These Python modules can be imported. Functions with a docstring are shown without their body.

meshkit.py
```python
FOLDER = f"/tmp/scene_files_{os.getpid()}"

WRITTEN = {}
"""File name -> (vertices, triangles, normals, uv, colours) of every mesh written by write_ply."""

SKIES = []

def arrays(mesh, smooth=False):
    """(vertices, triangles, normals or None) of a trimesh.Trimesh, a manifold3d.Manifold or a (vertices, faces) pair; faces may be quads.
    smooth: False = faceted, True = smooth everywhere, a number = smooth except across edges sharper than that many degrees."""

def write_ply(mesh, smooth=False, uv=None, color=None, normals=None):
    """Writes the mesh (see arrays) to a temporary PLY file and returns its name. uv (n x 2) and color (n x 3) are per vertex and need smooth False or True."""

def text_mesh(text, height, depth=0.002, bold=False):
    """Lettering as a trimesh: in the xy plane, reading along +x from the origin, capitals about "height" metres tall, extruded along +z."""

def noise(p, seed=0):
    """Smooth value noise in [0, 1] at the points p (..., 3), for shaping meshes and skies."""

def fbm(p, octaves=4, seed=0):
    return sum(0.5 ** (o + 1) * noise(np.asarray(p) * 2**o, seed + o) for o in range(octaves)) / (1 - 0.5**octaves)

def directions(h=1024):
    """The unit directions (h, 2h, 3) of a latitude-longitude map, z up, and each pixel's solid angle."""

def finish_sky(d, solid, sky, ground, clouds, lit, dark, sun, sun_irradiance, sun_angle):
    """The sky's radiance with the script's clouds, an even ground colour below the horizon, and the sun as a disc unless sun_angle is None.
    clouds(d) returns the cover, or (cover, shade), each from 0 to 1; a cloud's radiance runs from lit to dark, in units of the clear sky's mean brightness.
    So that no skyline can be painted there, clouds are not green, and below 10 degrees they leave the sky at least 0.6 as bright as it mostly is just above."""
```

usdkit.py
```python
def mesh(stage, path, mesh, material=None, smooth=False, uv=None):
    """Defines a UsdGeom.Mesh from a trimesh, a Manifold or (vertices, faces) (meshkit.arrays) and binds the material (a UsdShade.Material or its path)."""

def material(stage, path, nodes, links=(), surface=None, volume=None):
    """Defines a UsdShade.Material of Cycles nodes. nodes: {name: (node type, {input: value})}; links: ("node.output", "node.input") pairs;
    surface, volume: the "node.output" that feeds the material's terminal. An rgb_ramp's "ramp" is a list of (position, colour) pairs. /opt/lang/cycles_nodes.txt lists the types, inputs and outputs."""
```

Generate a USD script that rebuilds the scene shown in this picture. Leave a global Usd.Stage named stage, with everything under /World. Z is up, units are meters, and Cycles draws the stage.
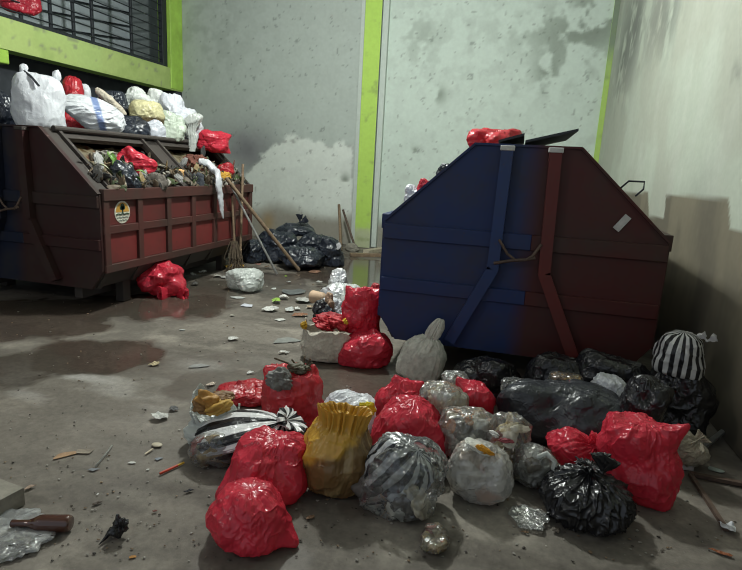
import math, random
import numpy as np, trimesh
from scipy.interpolate import PchipInterpolator
from shapely.geometry import Polygon, Point
import shapely
from pxr import Usd, UsdGeom, UsdLux, UsdShade, Gf, Sdf, Vt
import usdkit
from meshkit import noise, fbm

stage = Usd.Stage.CreateInMemory()
UsdGeom.SetStageUpAxis(stage, UsdGeom.Tokens.z)
UsdGeom.SetStageMetersPerUnit(stage, 1.0)
UsdGeom.Xform.Define(stage, '/World')
UsdGeom.Scope.Define(stage, '/World/Looks')
rng = np.random.default_rng(7)

# ------------------------------------------------------------------ camera
YAW, PITCH, ROLL, F, CX, CY, EYE = -.25103566, .21143591, .05529654, 550.10, 371.0, 285.0, 1.6
fw = np.array([math.sin(YAW)*math.cos(PITCH), math.cos(YAW)*math.cos(PITCH), -math.sin(PITCH)])
_r = np.array([math.cos(YAW), -math.sin(YAW), 0]); _u = np.cross(_r, fw)
rt = math.cos(ROLL)*_r + math.sin(ROLL)*_u
up = -math.sin(ROLL)*_r + math.cos(ROLL)*_u
cam = UsdGeom.Camera.Define(stage, '/World/camera')
M = Gf.Matrix4d(*rt, 0, *up, 0, *(-fw), 0, 0, 0, EYE, 1)
cam.AddTransformOp().Set(M)
cam.CreateHorizontalApertureAttr(36.0); cam.CreateVerticalApertureAttr(36.0*570/742)
cam.CreateFocalLengthAttr(36.0*F/742)
cam.CreateClippingRangeAttr(Gf.Vec2f(.05, 200))
cam.CreateExposureAttr(0.18)

# ------------------------------------------------------------------ light
dome = UsdLux.DomeLight.Define(stage, '/World/ambient_sky')
dome.CreateColorAttr(Gf.Vec3f(.80, .90, 1.0)); dome.CreateIntensityAttr(.14)
LAMPS = [((-2.2, 5.5, 4.4), 640.0, (.95, 1.0, .95), .13),      # room lamp between the two containers
         ((-4.3, -.9, 3.4), 90.0, (1.0, .95, .86), .16)]        # lamp at the gate, left behind the camera
for i, (p, w, c, r) in enumerate(LAMPS):
    L = UsdLux.SphereLight.Define(stage, '/World/lamp_glow' + ('' if not i else f'_{i:03d}'))
    L.AddTranslateOp().Set(Gf.Vec3d(*p)); L.CreateRadiusAttr(r); L.CreateColorAttr(Gf.Vec3f(*c))
    L.CreateIntensityAttr(w/(4*math.pi*r*r*math.pi)); L.CreateNormalizeAttr(False)

# ------------------------------------------------------------------ helpers
def ray(px, py): return fw + rt*(px-CX)/F - up*(py-CY)/F
def atZ(px, py, z=0.):
    d = ray(px, py); return d*(z-EYE)/d[2] + np.array([0, 0, EYE])
def atY(px, py, Y):
    d = ray(px, py); return d*Y/d[1] + np.array([0, 0, EYE])
def atX(px, py, X):
    d = ray(px, py); return d*X/d[0] + np.array([0, 0, EYE])
def depth(P): return (np.asarray(P)-[0, 0, EYE]) @ fw

used = {}
def numbered(path):
    if path not in used:
        used[path] = 0; return path
    used[path] += 1
    return f'{path}_{used[path]:03d}'
base_of = {}
def thing(name, label, cat, base=(0, 0, 0), group=None, kind=None, rotz=0):
    x = UsdGeom.Xform.Define(stage, numbered('/World/'+name))
    x.AddTranslateOp().Set(Gf.Vec3d(*map(float, base)))
    if rotz: x.AddRotateZOp().Set(float(rotz))
    o = x.GetPrim(); tag(o, label, cat, group, kind)
    base_of[str(o.GetPath())] = np.array(base, float)
    return o
def tag(o, label=None, cat=None, group=None, kind=None):
    for k, v in (('label', label), ('category', cat), ('group', group), ('kind', kind)):
        if v: o.SetCustomDataByKey(k, v)
def VF(m):
    if isinstance(m, tuple): return np.asarray(m[0], float), np.asarray(m[1], int)
    return np.array(m.vertices), np.array(m.faces)
def obj(name, mesh, mat, parent=None, smooth=False, tint=None, local=False, label=None, cat=None, group=None, kind=None):
    """ONE Mesh prim; mesh in world metres (or in the thing's own frame when local)."""
    root = str(parent.GetPath()) if parent else '/World'
    v, f = VF(mesh)
    b = np.zeros(3)
    if parent is None:
        b = np.array([(v[:, 0].min()+v[:, 0].max())/2, (v[:, 1].min()+v[:, 1].max())/2, v[:, 2].min()])
        if kind == 'structure': b = np.zeros(3)
    elif not local:
        for k, bb in base_of.items():
            if root == k or root.startswith(k+'/'): b = bb
    if tint is not None and smooth not in (False, True): smooth = True
    m = usdkit.mesh(stage, numbered(root+'/'+name), (v-b, f), mat, smooth=smooth)
    if parent is None and np.abs(b).max() > 0: m.AddTranslateOp().Set(Gf.Vec3d(*b))
    if tint is not None:
        UsdGeom.PrimvarsAPI(m).CreatePrimvar('tint', Sdf.ValueTypeNames.Color3fArray, 'vertex').Set(Vt.Vec3fArray.FromNumpy(np.ascontiguousarray(np.broadcast_to(tint, v.shape), dtype=np.float32)))
    tag(m.GetPrim(), label, cat, group, kind)
    return m.GetPrim()
cat = trimesh.util.concatenate
def hullm(p): return trimesh.convex.convex_hull(np.asarray(p, float))
def bx(x0, x1, y0, y1, z0, z1, c=.004):
    c = min(c, abs(x1-x0)*.3, abs(y1-y0)*.3, abs(z1-z0)*.3)
    p = []
    for x, sx in ((x0, 1), (x1, -1)):
        for y, sy in ((y0, 1), (y1, -1)):
            for z, sz in ((z0, 1), (z1, -1)):
                p += [(x+sx*c, y+sy*c, z), (x+sx*c, y, z+sz*c), (x, y+sy*c, z+sz*c)]
    return hullm(p)
def bar(p0, p1, w, t, side=(0, 1, 0)):
    """flat bar p0->p1, w wide, t thick along side"""
    p0, p1, n = (np.asarray(q, float) for q in (p0, p1, side))
    d = p1-p0; d /= np.linalg.norm(d); s = np.cross(d, n); s /= np.linalg.norm(s); n = np.cross(s, d)
    return hullm([q+a*s*w/2+b*n*t/2 for q in (p0, p1) for a in (-1, 1) for b in (-1, 1)])
def rod(pts, r, n=10):
    pts = np.asarray(pts, float); r = np.broadcast_to(r, len(pts))
    out = []
    T = np.gradient(pts, axis=0); T /= np.linalg.norm(T, axis=1)[:, None]
    a = np.cross(T[0], [.3, .2, .9]); a /= np.linalg.norm(a)
    th = np.linspace(0, 2*np.pi, n, endpoint=False)
    V = []
    for i in range(len(pts)):
        a = a-T[i]*(a@T[i]); a /= np.linalg.norm(a); b = np.cross(T[i], a)
        V.append(pts[i]+r[i]*(np.cos(th)[:, None]*a+np.sin(th)[:, None]*b))
    V = np.vstack(V+[pts[:1], pts[-1:]]); m = len(pts); Fc = []
    for i in range(m-1):
        for j in range(n):
            k = (j+1) % n
            Fc += [(i*n+j, i*n+k, (i+1)*n+k), (i*n+j, (i+1)*n+k, (i+1)*n+j)]
    for j in range(n):
        k = (j+1) % n
        Fc += [(m*n, k, j), (m*n+1, (m-1)*n+j, (m-1)*n+k)]
    return trimesh.Trimesh(V, Fc, process=False)
def crumple(p, seed, f=1., n=7):
    """straight sharp folds with flat facets between, 0..1"""
    g = np.random.default_rng(seed); out = 0; tot = 0
    for k in range(n):
        d = g.normal(size=3); d /= np.linalg.norm(d); ff = f*(.6+.45*k*g.uniform(.6, 1.3)); w = 1/(1+.5*k)
        out = out + w*np.abs(2*np.mod(p@d*ff+g.random()+.5*noise(p*f*.9+k*3.1, seed+k), 1)-1); tot += w
    return out/tot

# ------------------------------------------------------------------ materials
def mat(name, nodes, links, surface='p.BSDF', volume=None):
    return usdkit.material(stage, '/World/Looks/'+name, nodes, links, surface=surface, volume=volume)
def plastic(name, col, rough=.3, trans=.25, bump=.35, var=.35, scale=9., attr=False, coat=0.):
    """thin bag film: crinkled, glossy, lets some light through"""
    col = np.array(col, float)
    nodes = {'tc': ('texture_coordinate', {}), 'n': ('noise_texture', {'scale': scale, 'detail': 4., 'roughness': .6}),
             'r': ('rgb_ramp', {'ramp': [(.25, tuple(col*(1-var))), (.55, tuple(col)), (.8, tuple(np.minimum(1, col*(1+var)+.02*var)))]}),
             'n2': ('noise_texture', {'scale': scale*3.2, 'detail': 3., 'roughness': .55, 'distortion': .9, 'type': 'ridged_multifractal'}),
             'b': ('bump', {'strength': bump, 'distance': .012}),
             'p': ('principled_bsdf', {'roughness': rough, 'specular_ior_level': .55, 'coat_weight': coat, 'coat_roughness': .12}),
             't': ('translucent_bsdf', {}), 'm': ('mix_closure', {'fac': trans})}
    links = [('tc.object', 'n.vector'), ('tc.object', 'n2.vector'), ('n.fac', 'r.fac'), ('n2.fac', 'b.height'),
             ('b.normal', 'p.normal'), ('p.BSDF', 'm.closure1'), ('t.BSDF', 'm.closure2')]
    if attr:
        nodes['a'] = ('attribute', {'attribute': 'tint'}); nodes['x'] = ('mix_color', {'blend_type': 'multiply', 'fac': 1.})
        links += [('a.color', 'x.a'), ('r.color', 'x.b'), ('x.result', 'p.base_color'), ('x.result', 't.color')]
    else:
        links += [('r.color', 'p.base_color'), ('r.color', 't.color')]
    return mat(name, nodes, links, 'm.closure')
def film(name, col=(.85, .87, .86), haze=.05, bump=.9):
    """clear polythene: mostly see-through, milky and glossy on the folds"""
    return mat(name, {'tc': ('texture_coordinate', {}), 'n2': ('noise_texture', {'scale': 13., 'detail': 4., 'distortion': 1.2, 'type': 'ridged_multifractal'}),
                      'b': ('bump', {'strength': bump, 'distance': .02}), 'lw': ('layer_weight', {'blend': .3}),
                      'mr': ('map_range', {'from_min': 0., 'from_max': 1., 'to_min': haze, 'to_max': min(1., haze+.34)}),
                      'd': ('mix_closure', {'fac': .5}), 'd1': ('diffuse_bsdf', {'color': col}), 'd2': ('translucent_bsdf', {'color': col}), 'g': ('glossy_bsdf', {'color': (1., 1., 1.), 'roughness': .13}), 'fr': ('fresnel', {'IOR': 1.65}),
                      't': ('transparent_bsdf', {'color': (.96, .97, .96)}), 'm': ('mix_closure', {}), 'm2': ('mix_closure', {})},
               [('tc.object', 'n2.vector'), ('n2.fac', 'b.height'), ('b.normal', 'd1.normal'), ('d1.BSDF', 'd.closure1'), ('d2.BSDF', 'd.closure2'), ('b.normal', 'g.normal'), ('b.normal', 'fr.normal'), ('b.normal', 'lw.normal'), ('lw.facing', 'mr.value'), ('mr.result', 'm.fac'),
                ('t.BSDF', 'm.closure1'), ('d.closure', 'm.closure2'), ('m.closure', 'm2.closure1'), ('g.BSDF', 'm2.closure2'), ('fr.fac', 'm2.fac')], 'm2.closure')
def plain(name, col, rough=.6, var=.3, scale=8., bump=.2, dist=.004, metallic=0., attr=False, spec=.4):
    col = np.array(col, float)
    nodes = {'tc': ('texture_coordinate', {}), 'n': ('noise_texture', {'scale': scale, 'detail': 6., 'roughness': .65}),
             'r': ('rgb_ramp', {'ramp': [(.3, tuple(col*(1-var))), (.7, tuple(np.minimum(1, col*(1+var))))]}),
             'b': ('bump', {'strength': bump, 'distance': dist}), 'p': ('principled_bsdf', {'roughness': rough, 'metallic': metallic, 'specular_ior_level': spec})}
    links = [('tc.object', 'n.vector'), ('n.fac', 'r.fac'), ('n.fac', 'b.height'), ('b.normal', 'p.normal')]
    if attr:
        nodes['a'] = ('attribute', {'attribute': 'tint'}); nodes['x'] = ('mix_color', {'blend_type': 'multiply', 'fac': 1.})
        links += [('a.color', 'x.a'), ('r.color', 'x.b'), ('x.result', 'p.base_color')]
    else:
        links += [('r.color', 'p.base_color')]
    return mat(name, nodes, links)

RED = plastic('red_film', (.64, .040, .070), .24, .32, .50, .22)
RED2 = plastic('dull_red_film', (.46, .022, .034), .33, .22, .45, .30)
PINK = plastic('thin_red_film', (.62, .06, .075), .22, .40, .35, .3)
BLACK = plastic('black_film', (.010, .010, .012), .26, .0, .50, .3)
SLATE = plastic('slate_black_film', (.022, .025, .030), .36, .0, .45, .3)
NAVYB = plastic('blue_black_film', (.016, .020, .030), .30, .0, .5, .3)
WHITE = plastic('white_film', (.74, .76, .80), .32, .25, .30, .06)
MILK = plastic('milky_film', (.62, .65, .62), .25, .35, .40, .10)
SACK = plain('woven_sack', (.46, .43, .36), .8, .22, 55., .4, .002)
SACKG = plain('grey_woven_sack', (.50, .50, .44), .75, .25, 25., .4, .003)
TINTP = plastic('printed_film', (1., 1., 1.), .30, .22, .35, .10, attr=True)
TINTM = plain('litter', (.95, .95, .95), .6, .25, 14., .3, attr=True)
TINTW = plain('wet_litter', (.95, .95, .95), .3, .3, 14., .3, attr=True)
CLEAR = film('clear_film')
CLEARM = film('milky_clear_film', (.82, .83, .79), .15)
CLEARW = film('whitish_clear_film', (.86, .85, .81), .42)
TINTB = plastic('packed_rubbish', (1., 1., 1.), .55, .35, .25, .12, attr=True)
FOIL = plain('silver_wrapper', (.72, .73, .74), .28, .15, 20., .6, .006, metallic=.55)
GREEN = plain('lime_green_paint', (.40, .63, .10), .5, .20, 3., .12, .003)
DARKSTEEL = plain('blackened_steel', (.022, .026, .032), .5, .3, 20., .1)
STEEL = plain('grey_steel', (.33, .33, .32), .4, .3, 15., .1, metallic=.5)
RUST = plain('rusty_steel', (.09, .06, .045), .6, .4, 15., .3)
WOOD = plain('worn_wood', (.20, .14, .09), .7, .35, 20., .3)
STRAW = plain('broom_twigs', (.10, .075, .05), .9, .4, 30., .2)
CONCB = plain('grey_concrete_block', (.22, .205, .17), .9, .25, 12., .5, .006)
GLASSB = mat('brown_bottle_glass', {'p': ('principled_bsdf', {'base_color': (.055, .018, .010), 'roughness': .06, 'specular_ior_level': .6, 'coat_weight': .4})}, [])
EMIT = mat('lamp_housing', {'p': ('principled_bsdf', {'base_color': (.7, .7, .68), 'roughness': .5})}, [])
LEAF = mat('green_leaf', {'p': ('principled_bsdf', {'base_color': (.12, .26, .04), 'roughness': .4}), 't': ('translucent_bsdf', {'color': (.2, .4, .05)}), 'm': ('mix_closure', {'fac': .25})},
           [('p.BSDF', 'm.closure1'), ('t.BSDF', 'm.closure2')], 'm.closure')
TAPE = plain('pale_tape', (.45, .45, .44), .5, .2, 12.)

def dirty_paint(name, a, b, rough=.5, edge=None, grime=.55):
    """paint (colour b where x > edge) under soot and rust"""
    nodes = {'tc': ('texture_coordinate', {}), 'sx': ('separate_xyz', {}),
             'n': ('noise_texture', {'scale': 2.2, 'detail': 6., 'roughness': .65}), 'n2': ('noise_texture', {'scale': 24., 'detail': 5., 'roughness': .7}),
             'ad': ('math', {'math_type': 'multiply_add', 'value2': .16}), 'mr': ('map_range', {'from_min': (edge or 0)-.04, 'from_max': (edge or 0)+.12, 'to_min': 0., 'to_max': 1., 'clamp': True}),
             'c': ('mix_color', {'a': a, 'b': b}), 'g': ('rgb_ramp', {'ramp': [(.42, (0, 0, 0)), (.68, (1, 1, 1))]}), 'gm': ('math', {'math_type': 'multiply', 'value2': grime}),
             'gc': ('mix_color', {'b': (.035, .030, .024)}), 'g2': ('rgb_ramp', {'ramp': [(.60, (0, 0, 0)), (.72, (1, 1, 1))]}), 'rm': ('math', {'math_type': 'multiply', 'value2': .6}),
             'rc': ('mix_color', {'b': (.055, .032, .02)}), 'bp': ('bump', {'strength': .15, 'distance': .004}), 'p': ('principled_bsdf', {'roughness': rough, 'specular_ior_level': .35})}
    links = [('tc.object', 'n.vector'), ('tc.object', 'n2.vector'), ('tc.object', 'sx.vector'), ('n.fac', 'ad.value1'), ('sx.x', 'ad.value3'), ('ad.value', 'mr.value'),
             ('mr.result', 'c.fac'), ('n.fac', 'g.fac'), ('g.color', 'gm.value1'), ('gm.value', 'gc.fac'), ('c.result', 'gc.a'), ('n2.fac', 'g2.fac'), ('g2.color', 'rm.value1'),
             ('rm.value', 'rc.fac'), ('gc.result', 'rc.a'), ('rc.result', 'p.base_color'), ('n2.fac', 'bp.height'), ('bp.normal', 'p.normal')]
    return mat(name, nodes, links)
NAVY, DRED, BRED = (.010, .026, .100), (.058, .010, .009), (.165, .026, .025)
TWO = dirty_paint('two_tone_paint', NAVY, DRED, edge=.10)
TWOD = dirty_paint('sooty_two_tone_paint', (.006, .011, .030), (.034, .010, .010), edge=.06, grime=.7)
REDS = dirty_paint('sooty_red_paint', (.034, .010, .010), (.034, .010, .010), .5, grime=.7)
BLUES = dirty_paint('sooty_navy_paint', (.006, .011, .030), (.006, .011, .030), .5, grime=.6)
REDP = dirty_paint('dark_red_paint', DRED, DRED, .5, grime=.7)
BREDP = dirty_paint('bright_red_paint', BRED, BRED, .5, grime=.35)
RAILP = dirty_paint('brown_red_paint', (.075, .026, .022), (.075, .026, .022), .55, grime=.7)
BLUEP = dirty_paint('navy_paint', NAVY, NAVY, .45, grime=.3)
BLUER = dirty_paint('blue_rib_paint', (.014, .036, .125), (.014, .036, .125), .4, grime=.25)
REDR = dirty_paint('red_rib_paint', (.105, .016, .014), (.105, .016, .014), .5, grime=.3)
SIDER = dirty_paint('side_red_paint', (.115, .022, .021), (.115, .022, .021), .5, grime=.5)
SOOT = dirty_paint('sooty_steel', (.05, .042, .038), (.05, .042, .038), .6, grime=.6)

def surface(name, rough, bump=.25, dist=.004, scale=30., var=.22, wet=False):
    nodes = {'tc': ('geometry', {}), 'a': ('attribute', {'attribute': 'tint'}), 'n': ('noise_texture', {'scale': scale, 'detail': 8., 'roughness': .7}),
             'v': ('rgb_ramp', {'ramp': [(.25, (1-var,)*3), (.75, (1+var,)*3)]}), 'x': ('mix_color', {'blend_type': 'multiply', 'fac': 1., 'use_clamp': False}),
             'b': ('bump', {'strength': bump, 'distance': dist}), 'p': ('principled_bsdf', {'roughness': rough, 'specular_ior_level': .4})}
    links = [('tc.position', 'n.vector'), ('n.fac', 'v.fac'), ('a.color', 'x.a'), ('v.color', 'x.b'), ('x.result', 'p.base_color'), ('n.fac', 'b.height'), ('b.normal', 'p.normal')]
    if wet:
        nodes |= {'w': ('attribute', {'attribute': 'wet'}), 'mr': ('map_range', {'to_min': rough, 'to_max': .10, 'clamp': True}), 'mb': ('map_range', {'to_min': bump, 'to_max': .03, 'clamp': True}),
                  'ms': ('map_range', {'to_min': .3, 'to_max': .6, 'clamp': True})}
        links += [('w.fac', 'mr.value'), ('mr.result', 'p.roughness'), ('w.fac', 'mb.value'), ('mb.result', 'b.strength'), ('w.fac', 'ms.value'), ('ms.result', 'p.specular_ior_level')]
    return mat(name, nodes, links)
WALL = surface('stained_plaster', .85, .3, .004, 14., .07)
FLOOR = surface('dirty_concrete', .8, .45, .006, 22., .30, wet=True)

def sst(x, a, b):
    t = np.clip((x-a)/(b-a), 0, 1); return t*t*(3-2*t)
def grid(o, e1, e2, n1, n2):
    a, b = np.meshgrid(np.linspace(0, 1, n1+1), np.linspace(0, 1, n2+1), indexing='ij')
    P = np.asarray(o)+a[..., None]*np.asarray(e1)+b[..., None]*np.asarray(e2)
    i = np.arange((n1+1)*(n2+1)).reshape(n1+1, n2+1)
    q = np.stack([i[:-1, :-1], i[1:, :-1], i[1:, 1:], i[:-1, 1:]], -1).reshape(-1, 4)
    return P.reshape(-1, 3), np.vstack([q[:, [0, 1, 2]], q[:, [0, 2, 3]]])
def lerp(a, b, w): return a+(np.asarray(b)-a)*np.asarray(w)[:, None]

# ------------------------------------------------------------------ the setting
BW, LW = 10.84, -7.15
def rwx(y): return 1.45-(y-3.5)*.0205          # the right wall leans in a little towards the back

def inside(poly, x, y):
    return shapely.contains_xy(Polygon(poly), x, y)
def soft(poly, x, y, s=.05):
    P = Polygon(poly); d = shapely.distance(shapely.points(x, y), P.boundary); ins = shapely.contains_xy(P, x, y)
    return sst(np.where(ins, d, -d), -s, s)

# floor
v, f = grid((-9.6, .6, 0), (11.3, 0, 0), (0, 10.4, 0), 380, 347)
X, Y = v[:, 0], v[:, 1]
P3 = np.c_[X, Y, 0*X]
n1, n2, n3 = fbm(P3*.9, 5, 3), fbm(P3*2.7, 5, 11), fbm(P3*np.array([3., 7., 1]), 4, 23)
wetm = 0*X
def puddle(x0, x1, y0, y1, w=1., e=.5):
    global wetm
    c = atZ((x0+x1)/2, (y0+y1)/2); l, r_ = atZ(x0, (y0+y1)/2), atZ(x1, (y0+y1)/2); t, b_ = atZ((x0+x1)/2, y0), atZ((x0+x1)/2, y1)
    rx, ry = np.linalg.norm(r_-l)/2, np.linalg.norm(t-b_)/2
    vx = (r_-l)/np.linalg.norm(r_-l); vy = np.array([-vx[1], vx[0], 0])
    d = np.hypot(((P3-c)@vx)/rx, ((P3-c)@vy)/ry)
    wetm = np.maximum(wetm, w*sst(1.0+e*2*(n2-.5)+e*(n1-.5)-d, -.12, .16))
for a in [(20, 170, 337, 376, 1.), (-40, 70, 350, 388, .9), (-60, 150, 296, 334, .95), (60, 245, 292, 322, 1.), (150, 260, 276, 300, .9), (235, 310, 268, 296, .8),
          (300, 400, 248, 296, 1.), (255, 420, 360, 400, .85), (160, 250, 366, 398, .62), (250, 300, 280, 305, .4), (90, 330, 352, 384, .45),
          (300, 720, 352, 430, .5), (190, 330, 520, 600, .28), (330, 380, 470, 520, .5)]:
    puddle(*a)
wetm = np.clip(np.maximum(wetm, .30*sst(n1, .5, .7)), 0, 1)
col = np.array([.158, .141, .119])*(.62+.75*n1[:, None])*(.72+.55*n3[:, None])
col = lerp(col, np.array([.27, .245, .205]), .6*sst(n2, .54, .70)); col = lerp(col, np.array([.07, .06, .05]), .6*sst(fbm(P3*np.array([1.6, 4.2, 1])+7, 5, 51), .54, .68)*(1-wetm))
col = lerp(col, np.array([.042, .033, .025]), .80*wetm)
col = lerp(col, np.array([.05, .018, .014]), .25*wetm*sst(n2, .45, .6))
# pale dried scum beside the puddles on the left
def scum(x, y, r, w):
    global col
    c = atZ(x, y); col = lerp(col, np.array([.30, .29, .27]), w*sst(n3, .42, .62)*(1-wetm)*np.exp(-(((X-c[0])/r)**2+((Y-c[1])/(r*.5))**2)))
scum(20, 382, .5, .9); scum(85, 375, .35, .8); scum(95, 305, .6, .35); scum(200, 365, .25, .7); scum(120, 400, .5, .4)
v[:, 2] = -.004-.010*wetm*0+.006*(n2-.5)*(1-wetm)
fl = obj('floor', (v, f), FLOOR, None, True, np.clip(col, .004, .6), kind='structure', label='dirty grey concrete floor with dark wet patches and stains', cat='floor')
UsdGeom.PrimvarsAPI(fl).CreatePrimvar('wet', Sdf.ValueTypeNames.FloatArray, 'vertex').Set(Vt.FloatArray.FromNumpy(wetm.astype(np.float32)))
obj('floor_apron', bx(-9.6, 1.7, -4, .61, -.3, -.008), plain('apron_concrete', (.11, .10, .088), .85, .3, 5., .4), None, kind='structure', label='bare concrete floor running out towards the gate', cat='floor')

# back wall
def mould(P2, scale, lo, hi, seed): return sst(fbm(np.c_[P2*scale, 0*P2[:, 0]], 5, seed), lo, hi)
v, f = grid((LW-.3, BW, 0), (9.0, 0, 0), (0, 0, 5.2), 330, 190)
P2 = v[:, [0, 2]]; x, z = v[:, 0], v[:, 2]
col = np.tile(np.array([.55, .635, .57]), (len(v), 1))
def w2(px, py):
    p = atY(px, py, BW); return p[0], p[2]
N = fbm(np.c_[P2*1.3, 0*x], 5, 5); N2 = fbm(np.c_[P2*5., 0*x], 4, 8)
old = sst(x, -3.0, -3.25)                                      # older grey coat left of the pillar
col = lerp(col, [.40, .44, .41], old*.75)
patch = soft([w2(*q) for q in [(225, 262), (226, 215), (240, 184), (258, 160), (276, 146), (292, 136), (310, 142), (330, 146), (353, 144), (353, 262)]], x+.10*(N-.5), z+.35*(N2-.5), .05)
c0 = w2(248, 148)
smear = np.exp(-(((x-c0[0])/.75)**2+((z-c0[1])/.55)**2))
col = lerp(col, [.17, .165, .18], .75*smear*(.5+N)*(1-patch))
col = lerp(col, [.70, .745, .69], patch*.9)
e = w2(300, 142); edge = np.exp(-((patch-.5)/.35)**2)*sst(N2, .42, .6)
col = lerp(col, [.24, .24, .23], .55*edge)
col = lerp(col, [.30, .33, .30], .22*mould(P2, 3.5, .60, .74, 31)*sst(x, -2.6, -2.0))
col = lerp(col, [.10, .11, .10], .45*mould(P2, 14., .72, .78, 37))
for (px, py, sx, sz, w) in [(548, 72, .25, .35, .7), (570, 40, .5, .5, .5), (420, 40, .5, .5, .35), (600, 20, .5, .6, .75), (545, 30, .9, .35, .4), (200, 30, .9, .9, .25), (345, 180, .10, .12, .8), (440, 95, .12, .15, .7), (415, 150, .05, .05, .8)]:
    c = w2(px, py); col = lerp(col, [.17, .20, .16], w*np.exp(-(((x-c[0])/sx)**2+((z-c[1])/sz)**2))*sst(N2, .38, .62))
col = lerp(col, [.22, .19, .15], .8*sst(.62+.5*(N-.5)-z, -.12, .25))
c = w2(268, 222); col = lerp(col, [.36, .24, .10], .7*np.exp(-(((x-c[0])/.14)**2+((z-c[1])/.22)**2)))
obj('wall_back', (v, f), WALL, None, True, np.clip(col, 0, .85), kind='structure', label='tall pale green-white plaster wall, stained, at the back', cat='wall')
obj('wall_back_core', bx(LW-.3, 1.6, BW+.01, BW+.25, 0, 5.2), CONCB, None, kind='structure', label='masonry behind the back wall plaster', cat='wall')

# pillar: grey side strip and lime green face, leaning a little as the photo shows
pl = thing('pillar', 'lime green painted pillar standing out from the back wall', 'pillar', (-2.98, BW, 0), kind='structure')
hp = 5.2
obj('pillar_shaft', hullm([(x_, y_, z_) for (a, b) in ((-3.12, -2.80),) for z_, sh in ((0, 0), (hp, -.01)) for x_ in (a+sh, b+sh) for y_ in (BW-.22, BW+.05)]), WALL, pl, tint=(.24, .27, .25))
v, f = grid((-3.12, BW-.224, .0), (.32, 0, 0), (0, 0, hp), 16, 200)
cc = np.tile([.42, .62, .12], (len(v), 1)); nn = fbm(v*6, 4, 3)
cc = lerp(cc, [.42, .42, .33], sst(.55-v[:, 2]+.5*(nn-.5), 0, .3)*.8); cc = lerp(cc, [.2, .25, .1], .5*sst(nn, .6, .75))
obj('pillar_face', (v, f), WALL, pl, True, cc, label='lime green painted front face')
obj('pillar_plinth', bx(-3.24, -2.70, BW-.10, BW+.02, 0, hp, .01), WALL, pl, tint=(.52, .575, .53), label='shallow grey backing strip')

# green edge strip in the right back corner
v, f = grid((rwx(BW)-.085, BW-.035, 0), (.085, -.03, 0), (0, 0, 5.2), 4, 200)
cc = np.tile([.36, .52, .13], (len(v), 1)); nn = fbm(v*3, 4, 61); cc = lerp(cc, [.19, .24, .17], sst(v[:, 2]+.5*(nn-.5), 3.2, 3.9)); cc = lerp(cc, [.2, .26, .12], .5*sst(nn, .5, .65))
tr = thing('trim_1', 'narrow lime green strip in the right back corner', 'trim', (rwx(BW), BW, 0), kind='structure')
obj('strip_face', (v, f), WALL, tr, True, cc)
obj('strip_core', hullm([(rwx(BW)+dx, BW+dy, z_) for dx, dy in ((-.084, -.034), (0, -.064), (0, 0), (-.084, 0)) for z_ in (0, 5.2)]), GREEN, tr)

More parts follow.
